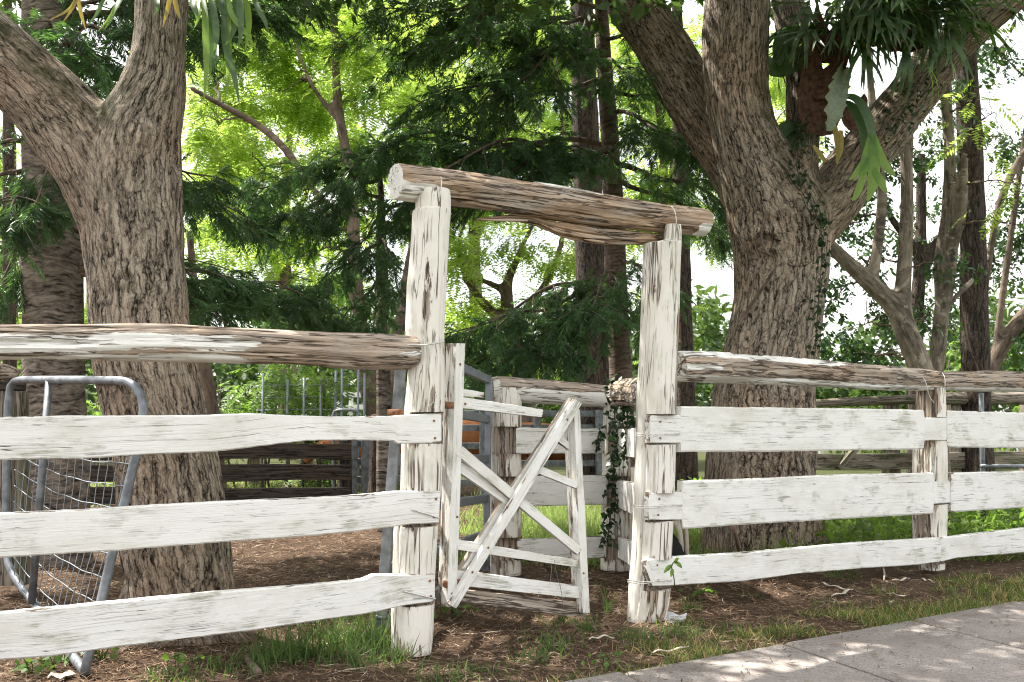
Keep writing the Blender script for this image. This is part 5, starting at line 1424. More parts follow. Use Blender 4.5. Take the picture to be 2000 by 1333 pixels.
# thin steel posts and wires beyond the bushes
wf = thing('wire_fence', 'thin steel posts strung with wire beyond the fern-leaved bushes', 'fence', P(640, 960, 14.8) * A(1, 1, 0))
for i, (x, yt) in enumerate(((514, 730), (562, 742), (594, 738), (627, 740), (656, 724), (668, 718), (700, 722), (712, 730))):
    b = P(x, 820, 14.8); b[2] = 0
    rect_bar(Geo(), b, P(x, yt, 14.8), 0.03, 0.03, A(1, 0, 0)).build('picket', M_GALV_D, wf)
for yy in (752, 776, 800):
    Geo().tube(resample([P(500, yy + 2, 14.8), P(600, yy, 14.8), P(715, yy + 1, 14.8)], 9), 0.006, 4).build('wire', M_GALV_D, wf)
# white rails far off
rail_fence('fence', 'far white painted rails glimpsed past the leaning trunks', pxY(655, 27), pxY(745, 27), (0.7, 1.05, 1.4, 1.75), 0.14, 0.05, (0.0, 0.35, 0.7, 1.0), M_WHITE, 0.12, 1.85)
rail_fence('fence', 'low pale rails at the back of the right paddock', pxY(1600, 26), pxY(2100, 27), (0.55, 0.95), 0.12, 0.05, (0.0, 0.25, 0.5, 0.75, 1.0), M_WHITE, 0.12, 1.1)
# mossy log rails behind the right fence
ml = thing('fence', 'mossy grey log rail on stubby posts behind the right fence', 'fence', A(*pxY(1800, 11.6), 0))
WM = Wall(pxY(1560, 11.3), pxY(2060, 12.4))
for a, b, s in (((1560, 783, 796), (1800, 770, 789), 1), ((1800, 768, 791), (2100, 764, 790), 2)):
    rail_log('rail', WM, [a, ((a[0] + b[0]) / 2, (a[1] + b[1]) / 2 - 1, (a[2] + b[2]) / 2 + 1), b], 0.0, ml, lambda t, u, f: 0.4 + 0 * t, n=50, m=18, seed=70 + s)
    ml.children[-1].data.materials.clear(); ml.children[-1].data.materials.append(M_GREYWOOD)
WML = Wall(WM.p0 + A(0, 0.15), WM.p1 + A(0, 0.15))
for k, x in enumerate((1575, 1740, 1860, 2010)):
    q = WM.at(x, 800, -0.12)
    post('post', q[1], [(790, x - 16, x + 16), (860, x - 17, x + 17), (980, x - 18, x + 18)], ml, M_GREYWOOD, WM, (), seed=80 + k, n=30, m=32)
for a, b, s in (((1560, 888, 918), (2100, 880, 915), 1), ((1560, 934, 952), (2100, 930, 950), 2)):
    edge_plank('board', WM, [(a[0], a[2]), (b[0], b[2])], [(a[0], a[1]), (b[0], b[1])], 0.05, ml, M_GREYWOOD, 0.02, 40, 0.3, seed=90 + s)
batten('brace', WM, (1640, 915), (1680, 870), 10, 10, 0.05, ml, M_GREYWOOD, 0.08, 95)
# galvanised post with a cross bar at the right
gp = thing('steel_post', 'galvanised post with a short cross bar behind the right end of the fence', 'post', P(1916, 900, 9.4) * A(1, 1, 0))
b = P(1916, 900, 9.4); b[2] = 0
Geo().tube([b, P(1916, 768, 9.4)], 0.024, 10).build('post', M_GALV, gp)
Geo().tube([P(1916, 911, 9.36), P(2080, 912, 9.6)], 0.02, 10).build('bar', M_GALV, gp)

# ------------------------------------------------------------------ cattle
def cow(label, x, Y, heading, s, head_low=0.0):
    base = A(*pxY(x, Y), 0); h = A(math.cos(heading), math.sin(heading), 0); l = A(-h[1], h[0], 0); u = A(0, 0, 1)
    def q(f, z, w=0.0): return base + s * (h * f + l * w + u * z)
    t = thing('cow', label, 'cow', base, 'tan cattle in the stock yard')
    def L(pts, n=14): return smooth_path(np.array([np.append(q(*p[:3]), p[3] * s) for p in pts]), n, 2)
    hz = 1.12 - head_low
    limbs = [L([(-0.78, 0.98, 0, .17), (-0.66, 0.98, 0, .27), (-0.3, 0.90, 0, .32), (0.1, 0.86, 0, .33), (0.45, 0.92, 0, .29), (0.68, 1.0, 0, .20)], 24),
             L([(0.5, 1.0, 0, .24), (0.78, (1.05 + hz) / 2, 0, .17), (0.98, hz, 0, .13), (1.08, hz, 0, .125), (1.22, hz - .10, 0, .10), (1.36, hz - .22, 0, .085), (1.42, hz - .26, 0, .07)], 22),
             L([(0.62, 0.98, 0, .12), (0.3, 1.13, 0, .13), (0.0, 1.1, 0, .1)], 10), L([(-0.72, 1.12, 0, .1), (-0.4, 1.14, 0, .11), (0.0, 1.12, 0, .1)], 10)]
    for w in (-1, 1):
        limbs.append(L([(0.5, 0.78, w * .14, .14), (0.53, 0.55, w * .16, .085), (0.52, 0.36, w * .16, .06), (0.53, 0.2, w * .16, .045), (0.54, 0.07, w * .16, .052)], 14))
        limbs.append(L([(-0.62, 0.86, w * .14, .20), (-0.58, 0.62, w * .17, .125), (-0.74, 0.42, w * .17, .065), (-0.72, 0.2, w * .17, .048), (-0.68, 0.07, w * .17, .054)], 14))
        limbs.append(L([(1.02, hz + .05, w * .10, .035), (1.0, hz + .06, w * .2, .045), (0.97, hz + .02, w * .3, .02)], 8))
    V, F, _ = union_tubes(limbs, 0.035 * s, 5, 14)
    mk('body', V, F, M_COW, t, True)
    for f, w in ((0.54, -1), (0.54, 1), (-0.68, -1), (-0.68, 1)):
        Geo().tube([q(f, 0.0, w * .165), q(f, 0.05, w * .165), q(f, 0.09, w * .165)], [0.065 * s, 0.06 * s, 0.045 * s], 10).build('hoof', M_HOOF, t)
    Geo().tube(smooth_path([q(-0.85, 1.08), q(-0.97, 0.98), q(-0.98, 0.6), q(-0.96, 0.42)], 12, 1), np.linspace(0.035, 0.02, 12) * s, 6).build('tail', M_COW, t)
    for w in (-1, 1):
        e = q(1.10, hz + .02, w * .118)
        g = Geo(); g.tube([e - l * 0.012, e, e + l * 0.012], [0.02 * s, 0.024 * s, 0.018 * s], 8); g.build('eye', M_HOOF, t)
    m = q(1.47, hz - .285); Geo().tube([m - h * 0.06, m - h * 0.01, m], [0.074 * s, 0.07 * s, 0.03 * s], 10).build('muzzle', M_HOOF, t)
    return t
cow('tan cow standing side on behind the steel rails left of the inner fence post', 915, 14.6, math.pi, 0.92, 0.2)
cow('tan cow half hidden behind the inner white boards', 1075, 14.9, 0.15, 0.84, 0.25)
cow('tan cow behind the steel rails next to the brown stump', 745, 14.4, 2.9, 0.84, 0.3)

# ------------------------------------------------------------------ small things by the right gatepost
ch = thing('garden_chair', 'cream plastic garden chair tucked behind the right gatepost', 'chair', A(*pxY(1330, 6.9), 0))
def chp(x, y, Y): return P(x, y, Y)
cb = A(*pxY(1318, 6.7), 0)
def cq(a, b, z): return cb + A(a, b, z)
g = Geo(); g.tube(smooth_path([cq(.02, 0, 0), cq(.03, 0, .30), cq(.0, 0, .40), cq(-.06, 0.1, .43), cq(-.08, .3, .43)], 24, 2), 0.018, 8); g.build('leg', M_PLASTIC, ch)
g = Geo(); g.tube(smooth_path([cq(.07, .05, 0), cq(.075, .05, .28), cq(.06, .06, .43)], 16, 1), 0.016, 8); g.build('leg', M_PLASTIC, ch)
for dx in (-0.26, -0.21):
    g = Geo(); g.tube(smooth_path([cq(dx, .35, 0), cq(dx, .33, .25), cq(dx, .3, .42)], 12, 1), 0.018, 8); g.build('leg', M_PLASTIC, ch)
g = Geo(); g.box(cq(-.12, .2, .43), A(.13, 0, 0), A(0, .21, 0), A(0, 0, .012)); g.build('seat', M_PLASTIC, ch)
V, F = [], []
for i in range(7):
    for j in range(6):
        a = (i / 6 - .5); V.append(cq(-.12 + a * .26, .42 + .06 * (j / 5) - 0.10 * a * a, .44 + .06 * j))
for i in range(7):
    for j in range(6):
        a = (i / 6 - .5); V.append(cq(-.12 + a * .26, .43 + .06 * (j / 5) - 0.10 * a * a, .44 + .06 * j))
F = [grid_faces(7, 6, closed=False), grid_faces(7, 6, closed=False, base=42)]
mk('backrest', V, F, M_PLASTIC, ch)
bagc = A(*pxY(1298, 6.6), 0)
bg_ = thing('bag', 'slumped black bag lying on the garden chair seat frame behind the right gatepost', 'bag', bagc)
th = np.arange(16) * 2 * math.pi / 16
rings = []
for z, r in ((0, .10), (.06, .13), (.16, .13), (.26, .10), (.33, .05), (.36, .02)):
    rings.append(np.stack([bagc[0] + r * 1.1 * np.cos(th) * (1 + .1 * np.sin(th * 3 + z * 9)), bagc[1] + .12 + r * np.sin(th), z + 0.012 * np.sin(th * 5)], 1))
V = np.concatenate(rings); mk('sack', V, [grid_faces(6, 16), np.arange(16)[::-1][None], (np.arange(16) + 80)[None]], M_DARKCLOTH, bg_)
g = Geo(); g.tube(smooth_path([bagc + A(-.03, .12, .35), bagc + A(-.02, .12, .43), bagc + A(.05, .12, .43), bagc + A(.05, .12, .34)], 14, 1), 0.008, 6); g.build('strap', M_DARKCLOTH, bg_)
tg = tag(Geo().tube(smooth_path([G(1446, 1085), P(1434, 1040, 7.6), P(1428, 1005, 7.75)], 10, 1), 0.017, 8).build('tool_handle', mat_flat('pinkish_handle', (0.30, 0.19, 0.15), 0.7, 0, 0.2, 30), None), 'worn wooden tool handle leaning against the gnarled trunk', 'handle')
# ------------------------------------------------------------------ staghorn ferns
def ribbon(path, width, normal_hint, fold=0.18):
    """leaf strip: 3 verts across with a soft V fold"""
    path = np.asarray(path, float); width = np.broadcast_to(np.asarray(width, float), (len(path),))
    T = unit(np.gradient(path, axis=0))
    S = unit(np.cross(T, np.asarray(normal_hint, float))); N = np.cross(S, T)
    V = np.stack([path - S * width[:, None] / 2 + N * (fold * width)[:, None], path, path + S * width[:, None] / 2 + N * (fold * width)[:, None]], 1)
    return V.reshape(-1, 3), [grid_faces(len(path), 3, closed=False)], (S, N, T)

def antler_mesh(name, seed, arch, w0, mat, fork=2, length=1.0, tipw=0.035, spread=0.5):
    """antler frond, base at origin, leaves along +x, arching down (-z)"""
    r = np.random.default_rng(seed); g = Geo()
    def seg(p, ang, yaw, L, w_a, w_b, depth):
        n = 7; pts = [A(*p)]; a = ang; y = yaw
        for i in range(n - 1):
            a -= arch * L / (n - 1) * (1.2 if depth == 0 else 0.9)
            a = max(a, -1.52)
            pts.append(pts[-1] + L / (n - 1) * A(math.cos(a) * math.cos(y), math.cos(a) * math.sin(y), math.sin(a)))
        pts = np.array(pts)
        t = np.linspace(0, 1, n)
        w = w_a + (w_b - w_a) * t
        if depth == fork: w = w_a * (1 - t) ** 0.75 + 0.004
        hint = A(-math.sin(ang - 0.5) , 0.0, math.cos(ang - 0.5)) if abs(ang) < 1.2 else A(1, 0, 0.15)
        V, F, _ = ribbon(pts, w, hint, 0.10)
        tt = np.clip(0.25 + 0.5 * t + r.normal() * 0.1, 0, 0.9)
        if depth == fork and r.uniform() < 0.4: tt[-2:] = 1.0
        g.add(V, F, tint=np.repeat(tt, 3))
        if depth < fork:
            k = 2 if r.uniform() < 0.75 else 3
            for j in range(k):
                off = (j - (k - 1) / 2) * spread * r.uniform(0.7, 1.2)
                seg(pts[-1] - (pts[-1] - pts[-2]) * 0.5, a + r.uniform(-.1, .15), y + off, L * r.uniform(0.55, 0.8), w_b * 0.72, tipw, depth + 1)
    seg((0, 0, 0), r.uniform(0.1, 0.7), 0.0, length * 0.5, w0 * 0.35, w0, 0)
    me = mesh_from(name, np.concatenate(g.V), g.F, mat, True, {'tint': np.concatenate(g.at['tint'])})
    return me

def hang(name, me, parent, pos, az, tilt=0.0, roll=0.0, s=1.0):
    o = put(name, me, parent, pos)
    o.rotation_euler = (roll, tilt, az)
    o.scale = (s, s, s)
    return o

AN = [antler_mesh('antler_frond', i, (1.2, 1.9, 2.6, 1.5)[i % 4], (0.07, 0.055, 0.08)[i % 3], M_FROND, 2, 0.66, 0.034, 0.66) for i in range(8)]
ANB = [antler_mesh('bright_frond', 40 + i, 2.6, 0.09, M_FROND_B, 2, 0.9) for i in range(3)]
ANY = [antler_mesh('yellow_frond', 60 + i, 2.4, 0.06, M_FROND_Y, 1, 0.6) for i in range(2)]

def shield_mesh(name, seed, mat, w=0.3, h=0.42, lobes=7):
    r = np.random.default_rng(seed); n, m = 64, 7
    th = np.linspace(-2.2, 2.2, n); V = []
    for i, a in enumerate(th):
        edge = 1 + 0.035 * math.sin(lobes * a + seed) + 0.02 * math.sin(2.7 * lobes * a + 1.3 * seed) + 0.06 * math.sin(2 * a + seed)
        for j in range(m):
            f = j / (m - 1)
            x, z = math.sin(a) * w * f * edge, -(1 - math.cos(a)) * 0.0 + math.cos(a) * -h * f * edge
            V.append([x, -0.10 * f * f - 0.016 * math.sin(lobes * a) * f * f - 0.005 * math.sin(17 * a) * f, z])
    return mesh_from(name, np.array(V), [grid_faces(n, m, closed=False)], mat, True, {'tint': np.tile(np.linspace(0.2, 0.8, m), n)})
SH_G = shield_mesh('green_shield', 3, M_SHIELD, 0.15, 0.37, 15)
SH_D = shield_mesh('dry_shield', 5, M_SHIELD_D, 0.24, 0.40, 4)

fr = thing('staghorn_fern', 'huge dark green staghorn fern cascading from the forks of the gnarled tree', 'fern', P(1680, 40, 7.85))
k = 0
for (x, y, Y, n, azr, sc) in ((1640, 45, 7.9, 14, (-3.6, -0.4), 0.95), (1700, 30, 7.75, 16, (-3.0, -0.1), 1.05), (1770, 40, 7.8, 14, (-2.7, 0.3), 0.95), (1600, 70, 8.05, 9, (-3.9, -1.6), 0.8), (1735, 75, 7.75, 12, (-2.8, -0.2), 0.9), (1815, 30, 7.8, 12, (-2.4, 0.6), 1.0), (1860, 20, 7.8, 10, (-2.2, 0.8), 1.0), (1590, 30, 7.9, 8, (-3.8, -1.8), 0.85), (1700, -10, 7.7, 14, (-3.2, 0.1), 1.15), (1780, -10, 7.7, 12, (-3.0, 0.2), 1.1), (1670, 80, 7.8, 10, (-3.0, -0.4), 0.8)):
    for i in range(n):
        az = azr[0] + (azr[1] - azr[0]) * (i + 0.5) / n + R.uniform(-0.2, 0.2)
        p = P(x + R.uniform(-26, 26), y + R.uniform(-24, 24), Y + R.uniform(-.08, .08))
        hang('frond', AN[k % 8], fr, p, az, R.uniform(-0.35, 0.55), R.uniform(-0.4, 0.4), sc * R.uniform(0.75, 1.1)); k += 1
for i, (x, y, az, sc) in enumerate(((1820, 90, -0.5, 0.9), (1790, 118, -0.2, 0.8))):
    hang('frond', ANB[i], fr, P(x - 60, y, 7.9), az, 0.1, 0.3, sc)
for (x, y, Y, a, s) in ((1690, 5, 7.95, 0.3, 1.0), (1760, 10, 7.95, -0.2, 1.1), (1620, 60, 8.05, 0.2, .8)):
    hang('dry_frond', SH_D, fr, P(x, y, Y), a, 0, 0.2, s)
f2 = thing('staghorn_fern', 'lower staghorn fern with a grey-green shield frond and bright hanging forks', 'fern', P(1650, 210, 7.95))
hang('dry_frond', SH_D, f2, P(1595, 195, 8.0), 0.2, 0.1, 0.1, 0.85)
hang('dry_frond', SH_D, f2, P(1608, 135, 7.98), -0.2, 0.3, 0.15, 0.7)
hang('dry_frond', SH_D, f2, P(1662, 215, 8.0), 0.1, -0.1, 0.1, 0.5)
def strap(name, parent, pts, widths, mat, hint=(0, -1, 0.2), n=16):
    pr = smooth_path(np.concatenate([np.asarray(pts, float), np.asarray(widths, float)[:, None]], 1), n, 2)
    V, F, _ = ribbon(pr[:, :3], pr[:, 3], hint, 0.14)
    return mk(name, V, F, mat, parent, True, {'tint': np.repeat(np.linspace(0.15, 0.8, n), 3)})
def ruffled(name, parent, pts, widths, mat, n=40, m=9):
    pr = smooth_path(np.concatenate([np.asarray(pts, float), np.asarray(widths, float)[:, None]], 1), n, 2)
    T = unit(np.gradient(pr[:, :3], axis=0)); S = unit(np.cross(T, A(0.35, -1, 0.1))); N = np.cross(S, T)
    q = np.linspace(-1, 1, m); V = []
    for i in range(n):
        w = pr[i, 3] * (1 + 0.10 * math.sin(i * 1.1) + 0.05 * math.sin(i * 2.3))
        for a in q:
            V.append(pr[i, :3] + S[i] * a * w * (1 if a > 0 else 0.8) + N[i] * (0.05 * a * a + 0.02 * a * a * math.sin(i * 1.1 + 2 * a) + 0.004 * math.sin(i * 2.6 + a * 5)))
    return mk(name, np.array(V), [grid_faces(n, m, closed=False)], mat, parent, True, {'tint': np.tile(0.25 + 0.6 * np.abs(q), n)})
ruffled('shield_frond', f2, [P(1646, 132, 7.9), P(1640, 160, 7.8), P(1630, 195, 7.75), P(1624, 225, 7.74), P(1614, 256, 7.76)], [.035, .085, .105, .09, .02], M_SHIELD)
strap('frond', f2, [P(1644, 190, 7.8), P(1672, 190, 7.7), P(1696, 230, 7.65), P(1703, 270, 7.62)], [.05, .075, .085, .06], M_FROND)
strap('frond', f2, [P(1640, 200, 7.85), P(1664, 206, 7.75), P(1686, 250, 7.7), P(1692, 310, 7.7)], [.05, .08, .09, .07], M_FROND)
for pts, w in (([(1703, 262), (1695, 300), (1688, 330), (1678, 344)], [.05, .09, .085, .03]), ([(1704, 266), (1706, 310), (1706, 345), (1702, 372), (1694, 394)], [.05, .085, .10, .07, .015]), ([(1705, 264), (1716, 300), (1730, 330), (1748, 344)], [.045, .07, .08, .02]),
               ([(1706, 330), (1716, 350), (1724, 366), (1732, 378)], [.04, .07, .06, .02]), ([(1690, 308), (1684, 350), (1672, 384), (1664, 392)], [.05, .06, .05, .015]), ([(1692, 306), (1672, 340), (1658, 352)], [.04, .05, .012])):
    strap('frond', f2, [P(x, y, 7.62) for x, y in pts], w, M_FROND_B)
for pts, w, m in (([(1636, 300), (1634, 270), (1628, 240)], [.02, .06, .03], M_FROND_Y), ([(1634, 320), (1640, 290), (1642, 255)], [.02, .07, .03], M_FROND_Y), ([(1612, 318), (1600, 300), (1588, 285)], [.03, .05, .02], M_FROND_Y)):
    strap('withered_frond', f2, [P(x, y, 7.85) for x, y in pts], w, m)
f3 = thing('staghorn_fern', 'broad flat fern fronds poking out left of the mid limb of the gnarled tree', 'fern', P(1552, 180, 8.2))
strap('frond', f3, [P(1570, 120, 8.25), P(1530, 130, 8.1), P(1508, 140, 8.0), P(1495, 112, 8.0)], [.08, .22, .2, .05], M_FROND)
strap('frond', f3, [P(1575, 60, 8.25), P(1535, 70, 8.1), P(1520, 100, 8.0), P(1522, 128, 8.0)], [.06, .16, .14, .04], M_FROND)
strap('frond', f3, [P(1560, 240, 8.2), P(1525, 256, 8.05), P(1512, 280, 8.0), P(1504, 296, 8.0)], [.07, .13, .10, .02], M_FROND)
strap('frond', f3, [P(1556, 250, 8.2), P(1536, 280, 8.05), P(1530, 310, 8.0), P(1520, 328, 8.0)], [.06, .10, .08, .02], M_FROND)
strap('frond', f3, [P(1558, 256, 8.2), P(1546, 290, 8.05), P(1540, 322, 8.0)], [.05, .08, .02], M_FROND)

f4 = thing('staghorn_fern', 'staghorn fern hanging long green straps from the forked tree on the left', 'fern', P(410, -60, 4.75))
SL = ((392, -20, 402, 60, 398, 200, .045), (410, -30, 412, 70, 410, 150, .05), (430, -30, 440, 90, 468, 205, .05), (440, -20, 446, 80, 440, 195, .045), (420, -30, 430, 20, 470, 50, .04), (460, -30, 470, 20, 466, 96, .05), (470, -20, 486, 30, 478, 100, .045),
      (450, -30, 462, 40, 440, 90, .04), (480, -30, 505, 20, 524, 66, .035), (385, -30, 388, 20, 380, 55, .04), (400, -30, 420, 40, 418, 110, .045), (372, -30, 376, 10, 384, 40, .04), (240, -30, 230, 10, 192, 62, .035), (250, -30, 222, 20, 204, 58, .03), (230, -30, 200, 5, 172, 50, .03),
      (436, -40, 450, 30, 500, 96, .035), (412, 60, 420, 110, 412, 130, .05), (300, -30, 306, 4, 303, 30, .035))
for i, (a, b, c, d, e, f, w) in enumerate(SL):
    Y = 4.72 + 0.03 * (i % 5)
    strap('frond', f4, [P(a, b, Y + .1), P((a + c) / 2 + 4, (b + d) / 2, Y), P(c, d, Y - .06), P((c + e) / 2 + 5, (d + f) / 2, Y - .08), P(e, f, Y - .06)], [w * .4, w * .62, w * .8, w * .62, .004], M_FROND if i % 3 else M_FROND_B, (0.3 * math.sin(i * 2), -1, 0.2))
for pts in (((336, -20), (328, 20), (318, 54)), ((338, -20), (346, 20), (352, 38))):
    strap('yellow_frond', f4, [P(x, y, 4.72) for x, y in pts], [.02, .026, .004], M_FROND_Y)
for pts in (((152, -20), (148, 10), (122, 46)), ((150, -20), (146, 16), (97, 40)), ((152, -10), (158, 26), (167, 56))):
    strap('yellow_frond', f4, [P(x, y, 4.6) for x, y in pts], [.014, .022, .003], M_FROND_Y)

# ------------------------------------------------------------------ ivy, vines
def ivy(name, label, path, width, n, size, group=None, mat=None, stems=True, d=(0, -1, 0)):
    path = np.asarray(path, float)
    t = thing(name, label, 'vine', path[-1])
    q = smooth_path(path, 60, 2)
    if stems:
        g = Geo(); g.tube(q, 0.006, 5); g.at = {'bark_a': [np.concatenate(g.V)]}; g.build('stem', M_BRANCH, t)
    k = R.integers(0, 60, n)
    p = q[k] + R.normal(size=(n, 3)) * A(width, 0.02, width * 0.6) + A(*d) * 0.03
    dr = unit(R.normal(size=(n, 3)) * 0.8 + A(*d) * 0.5 + A(0, 0, -0.6))
    V, F, T = scatter([leaf_t], p, dr, size * R.uniform(0.6, 1.25, n), R.uniform(0, 1, n), R.uniform(-0.7, 0.7, n))
    g = Geo().add(V, [F], tint=T); g.build('leaves', mat or M_IVY, t, False)
    return t
leaf_t = (A(0, 0, 0)[None] + np.array([[0, 0, 0], [.35, -.34, -.04], [1, 0, -.12], [.35, .34, -.04]]), np.array([[0, 1, 2, 3]]))
ivy('ivy', 'dark ivy climbing the right side of the gnarled trunk', [P(1592, 690, 7.98), P(1600, 560, 7.98), P(1606, 500, 7.95), P(1604, 440, 7.9), P(1590, 410, 7.9)], 0.03, 150, 0.055)
ivy('ivy', 'ivy trailing up the fork below the fern on the gnarled tree', [P(1604, 440, 7.85), P(1578, 380, 7.85), P(1552, 330, 7.9), P(1560, 260, 7.92), P(1570, 230, 7.9)], 0.04, 150, 0.055)
ivy('ivy', 'small ivy patch on the upper right limb of the gnarled tree', [P(1690, 330, 7.9), P(1730, 260, 7.9), P(1770, 200, 7.9), P(1800, 150, 7.9)], 0.07, 120, 0.05)
ivy('ivy', 'small-leaved creeper hanging down the inner white fence post', [P(1200, 790, 7.16), P(1202, 860, 7.15), P(1198, 930, 7.14), P(1192, 1010, 7.14), P(1186, 1060, 7.14)], 0.025, 230, 0.055)
ivy('ivy', 'thicker creeper clump spilling from the inner log rail by the right gatepost', [P(1196, 742, 6.75), P(1216, 752, 6.72), P(1226, 800, 6.72), P(1224, 860, 6.72), P(1218, 900, 6.72)], 0.05, 210, 0.055)
ivy('ivy', 'sparse creeper sprigs on the inner white boards', [P(1172, 840, 7.18), P(1166, 862, 7.17), P(1164, 885, 7.17)], 0.012, 24, 0.05)
for lb, pts, r in (('woody vine looping across the front of the gnarled trunk', [(1440, 640, 8.02), (1470, 590, 7.98), (1495, 556, 7.94), (1516, 520, 7.9), (1520, 502, 7.88), (1500, 498, 7.9), (1488, 480, 7.9), (1486, 450, 7.92), (1498, 410, 7.98), (1510, 370, 7.98), (1524, 330, 8.0)], 0.012),
                   ('thin vine down the dark straight trunk near the right edge', [(1874, 560, 11.6), (1880, 620, 11.58), (1892, 680, 11.56), (1912, 728, 11.56)], 0.012)):
    v = Geo(); v.tube(smooth_path([P(*q) for q in pts], 40, 2), r, 7); v.at = {'bark_a': [np.concatenate(v.V)]}
    tag(v.build('vine', M_BRANCH, None), lb, 'vine')
# climbing sprig at the right gatepost's lowest board
sg_ = thing('vine_sprig', 'fresh green leaf sprig poking over the lowest board at the right gatepost', 'plant', P(1312, 1120, 5.3))
Geo().tube(smooth_path([P(1318, 1150, 5.36), P(1316, 1125, 5.28), P(1310, 1105, 5.26), P(1318, 1096, 5.25)], 12, 1), 0.003, 5).build('stem', M_WEED, sg_)
for x, y, ex, ey, w in ((1318, 1098, 1332, 1110, .03), (1312, 1104, 1296, 1120, .03), (1314, 1112, 1310, 1128, .026), (1318, 1098, 1326, 1090, .02)):
    strap('leaf', sg_, [P(x, y, 5.26), P((x + ex) / 2, (y + ey) / 2 - 2, 5.22), P(ex, ey, 5.22)], [.008, w, .003], M_WEED, n=6)

# ------------------------------------------------------------------ broad-leaved weeds at the fence foot
def weed(label, x, y, h, n, leaf, mat=M_WEED, group='broad-leaved weeds at the foot of the left fence', name='weed'):
    b = G(x, y); t = thing(name, label, 'weed', b, group)
    for i in range(3):
        e = b + A(R.uniform(-.04, .04), R.uniform(-.04, .04), h * R.uniform(.7, 1))
        Geo().tube(smooth_path([b, (b + e) / 2 + A(R.uniform(-.015, .015), 0, 0), e], 6, 1), 0.0025, 4).build('stem', mat, t)
    p = b + R.normal(size=(n, 3)) * A(.05, .04, 0); p[:, 2] = b[2] + h * R.uniform(0.35, 1.05, n)
    V, F, T = scatter([leaf_t], p, unit(rdir(n) + A(0, -0.3, 0.1)), leaf * R.uniform(.7, 1.2, n), R.uniform(0, 1, n), R.uniform(-.4, .4, n))
    Geo().add(V, [F], tint=T).build('leaves', mat, t, False)
for lb, x, y, h, n, lf in (('low weed at the left edge under the lowest board', 60, 1318, .09, 26, .05), ('pale-topped weed left of the mesh gate foot', 105, 1312, .12, 22, .05), ('leafy weed between the mesh gate foot and the trunk', 200, 1296, .13, 24, .06), ('dark weed behind the mesh gate foot', 130, 1290, .11, 24, .055),
                          ('bright seedling in the litter right of the forked trunk', 335, 1322, .09, 12, .05), ('tiny seedling beside the bright one', 420, 1312, .06, 9, .045), ('leafy weed against the left gatepost, gate side', 880, 1212, .10, 24, .055), ('weed under the right gatepost board', 1372, 1168, .07, 18, .05), ('small weed in the litter before the gate', 1178, 1300, .06, 14, .035), ('weed among the tall grass by the left gatepost', 612, 1240, .2, 20, .06)):
    weed(lb, x, y, h, n, lf)
# ------------------------------------------------------------------ grass, litter (uncountable cover)
def blade_tpl(seed, bend=0.35, seg=3):
    r = np.random.default_rng(seed); V = []
    for i in range(seg + 1):
        t = i / seg; w = 0.5 * (1 - t ** 1.5)
        c = A(t, 0, 0) + A(-0.08 * t * t, 0, -bend * t ** 2.2)
        V += [c + A(0, w, 0), c - A(0, w, 0)]
    return np.array(V), np.array([[2 * i, 2 * i + 1, 2 * i + 3, 2 * i + 2] for i in range(seg)])
BL = [blade_tpl(i, b) for i, b in enumerate((0.15, 0.3, 0.5, 0.75))]

def grass(name, x, y, h, w, mat, tint=None, spread=0.45, zoff=0.0, label=None):
    n = len(x)
    p = np.stack([x, y, ground_z(x, y) + zoff], 1)
    d = unit(np.stack([R.normal(size=n) * spread, R.normal(size=n) * spread, np.ones(n)], 1))
    M = orient(d, np.tile(A(0, 1, 0.01), (n, 1)), R.uniform(0, 6.28, n))
    which = R.integers(0, len(BL), n); g = Geo()
    tint = np.clip(0.5 + 0.25 * R.normal(size=n), 0, 0.94) if tint is None else tint
    for k, (tv, tf) in enumerate(BL):
        q = np.where(which == k)[0]
        if not len(q): continue
        sc = np.stack([h[q], w[q], h[q]], 1)
        V = np.einsum('nij,nvj->nvi', M[q], tv[None] * sc[:, None]) + p[q, None]
        F = tf[None] + (np.arange(len(q)) * len(tv))[:, None, None]
        g.add(V.reshape(-1, 3), [F.reshape(-1, 4)], tint=np.repeat(tint[q], len(tv)))
    return tag(g.build(name, mat, None, False, origin=(0, 0, 0)), kind='stuff')

def sample(n, x0, x1, y0, y1, f):
    x = R.uniform(x0, x1, n); y = R.uniform(y0, y1, n)
    k = R.uniform(0, 1, n) < f(x, y)
    return x[k], y[k]
# short turf beside the footpath
u_ = R.uniform(-2.2, 8.5, 170000); d_ = R.uniform(-0.012, 1.35, 170000)
x, y = PA[0] + PE[0] * u_ - PN[0] * d_, PA[1] + PE[1] * u_ - PN[1] * d_
k_ = R.uniform(0, 1, len(x)) < grass_cover(x, y) * ss(12, 4, y)
x, y = x[k_], y[k_]
n = len(x); grass('grass', x, y, R.uniform(0.025, 0.075, n), R.uniform(0.003, 0.006, n), M_GRASS, np.where(R.uniform(size=n) < 0.22, 1.0, np.clip(0.45 + 0.25 * R.normal(size=n), 0, .94)), 0.7)
# blades leaning over the slab edge and at the near right corner
x, y = sample(6000, 2.1, 3.2, 3.9, 4.7, lambda x, y: ss(0.25, 0.0, np.hypot((x - 2.38) * 0.8, (y - 4.03) * 1.2)))
n = len(x); grass('grass', x, y, R.uniform(0.05, 0.14, n), R.uniform(0.003, 0.006, n), M_GRASS_B, None, 0.4, 0.03)
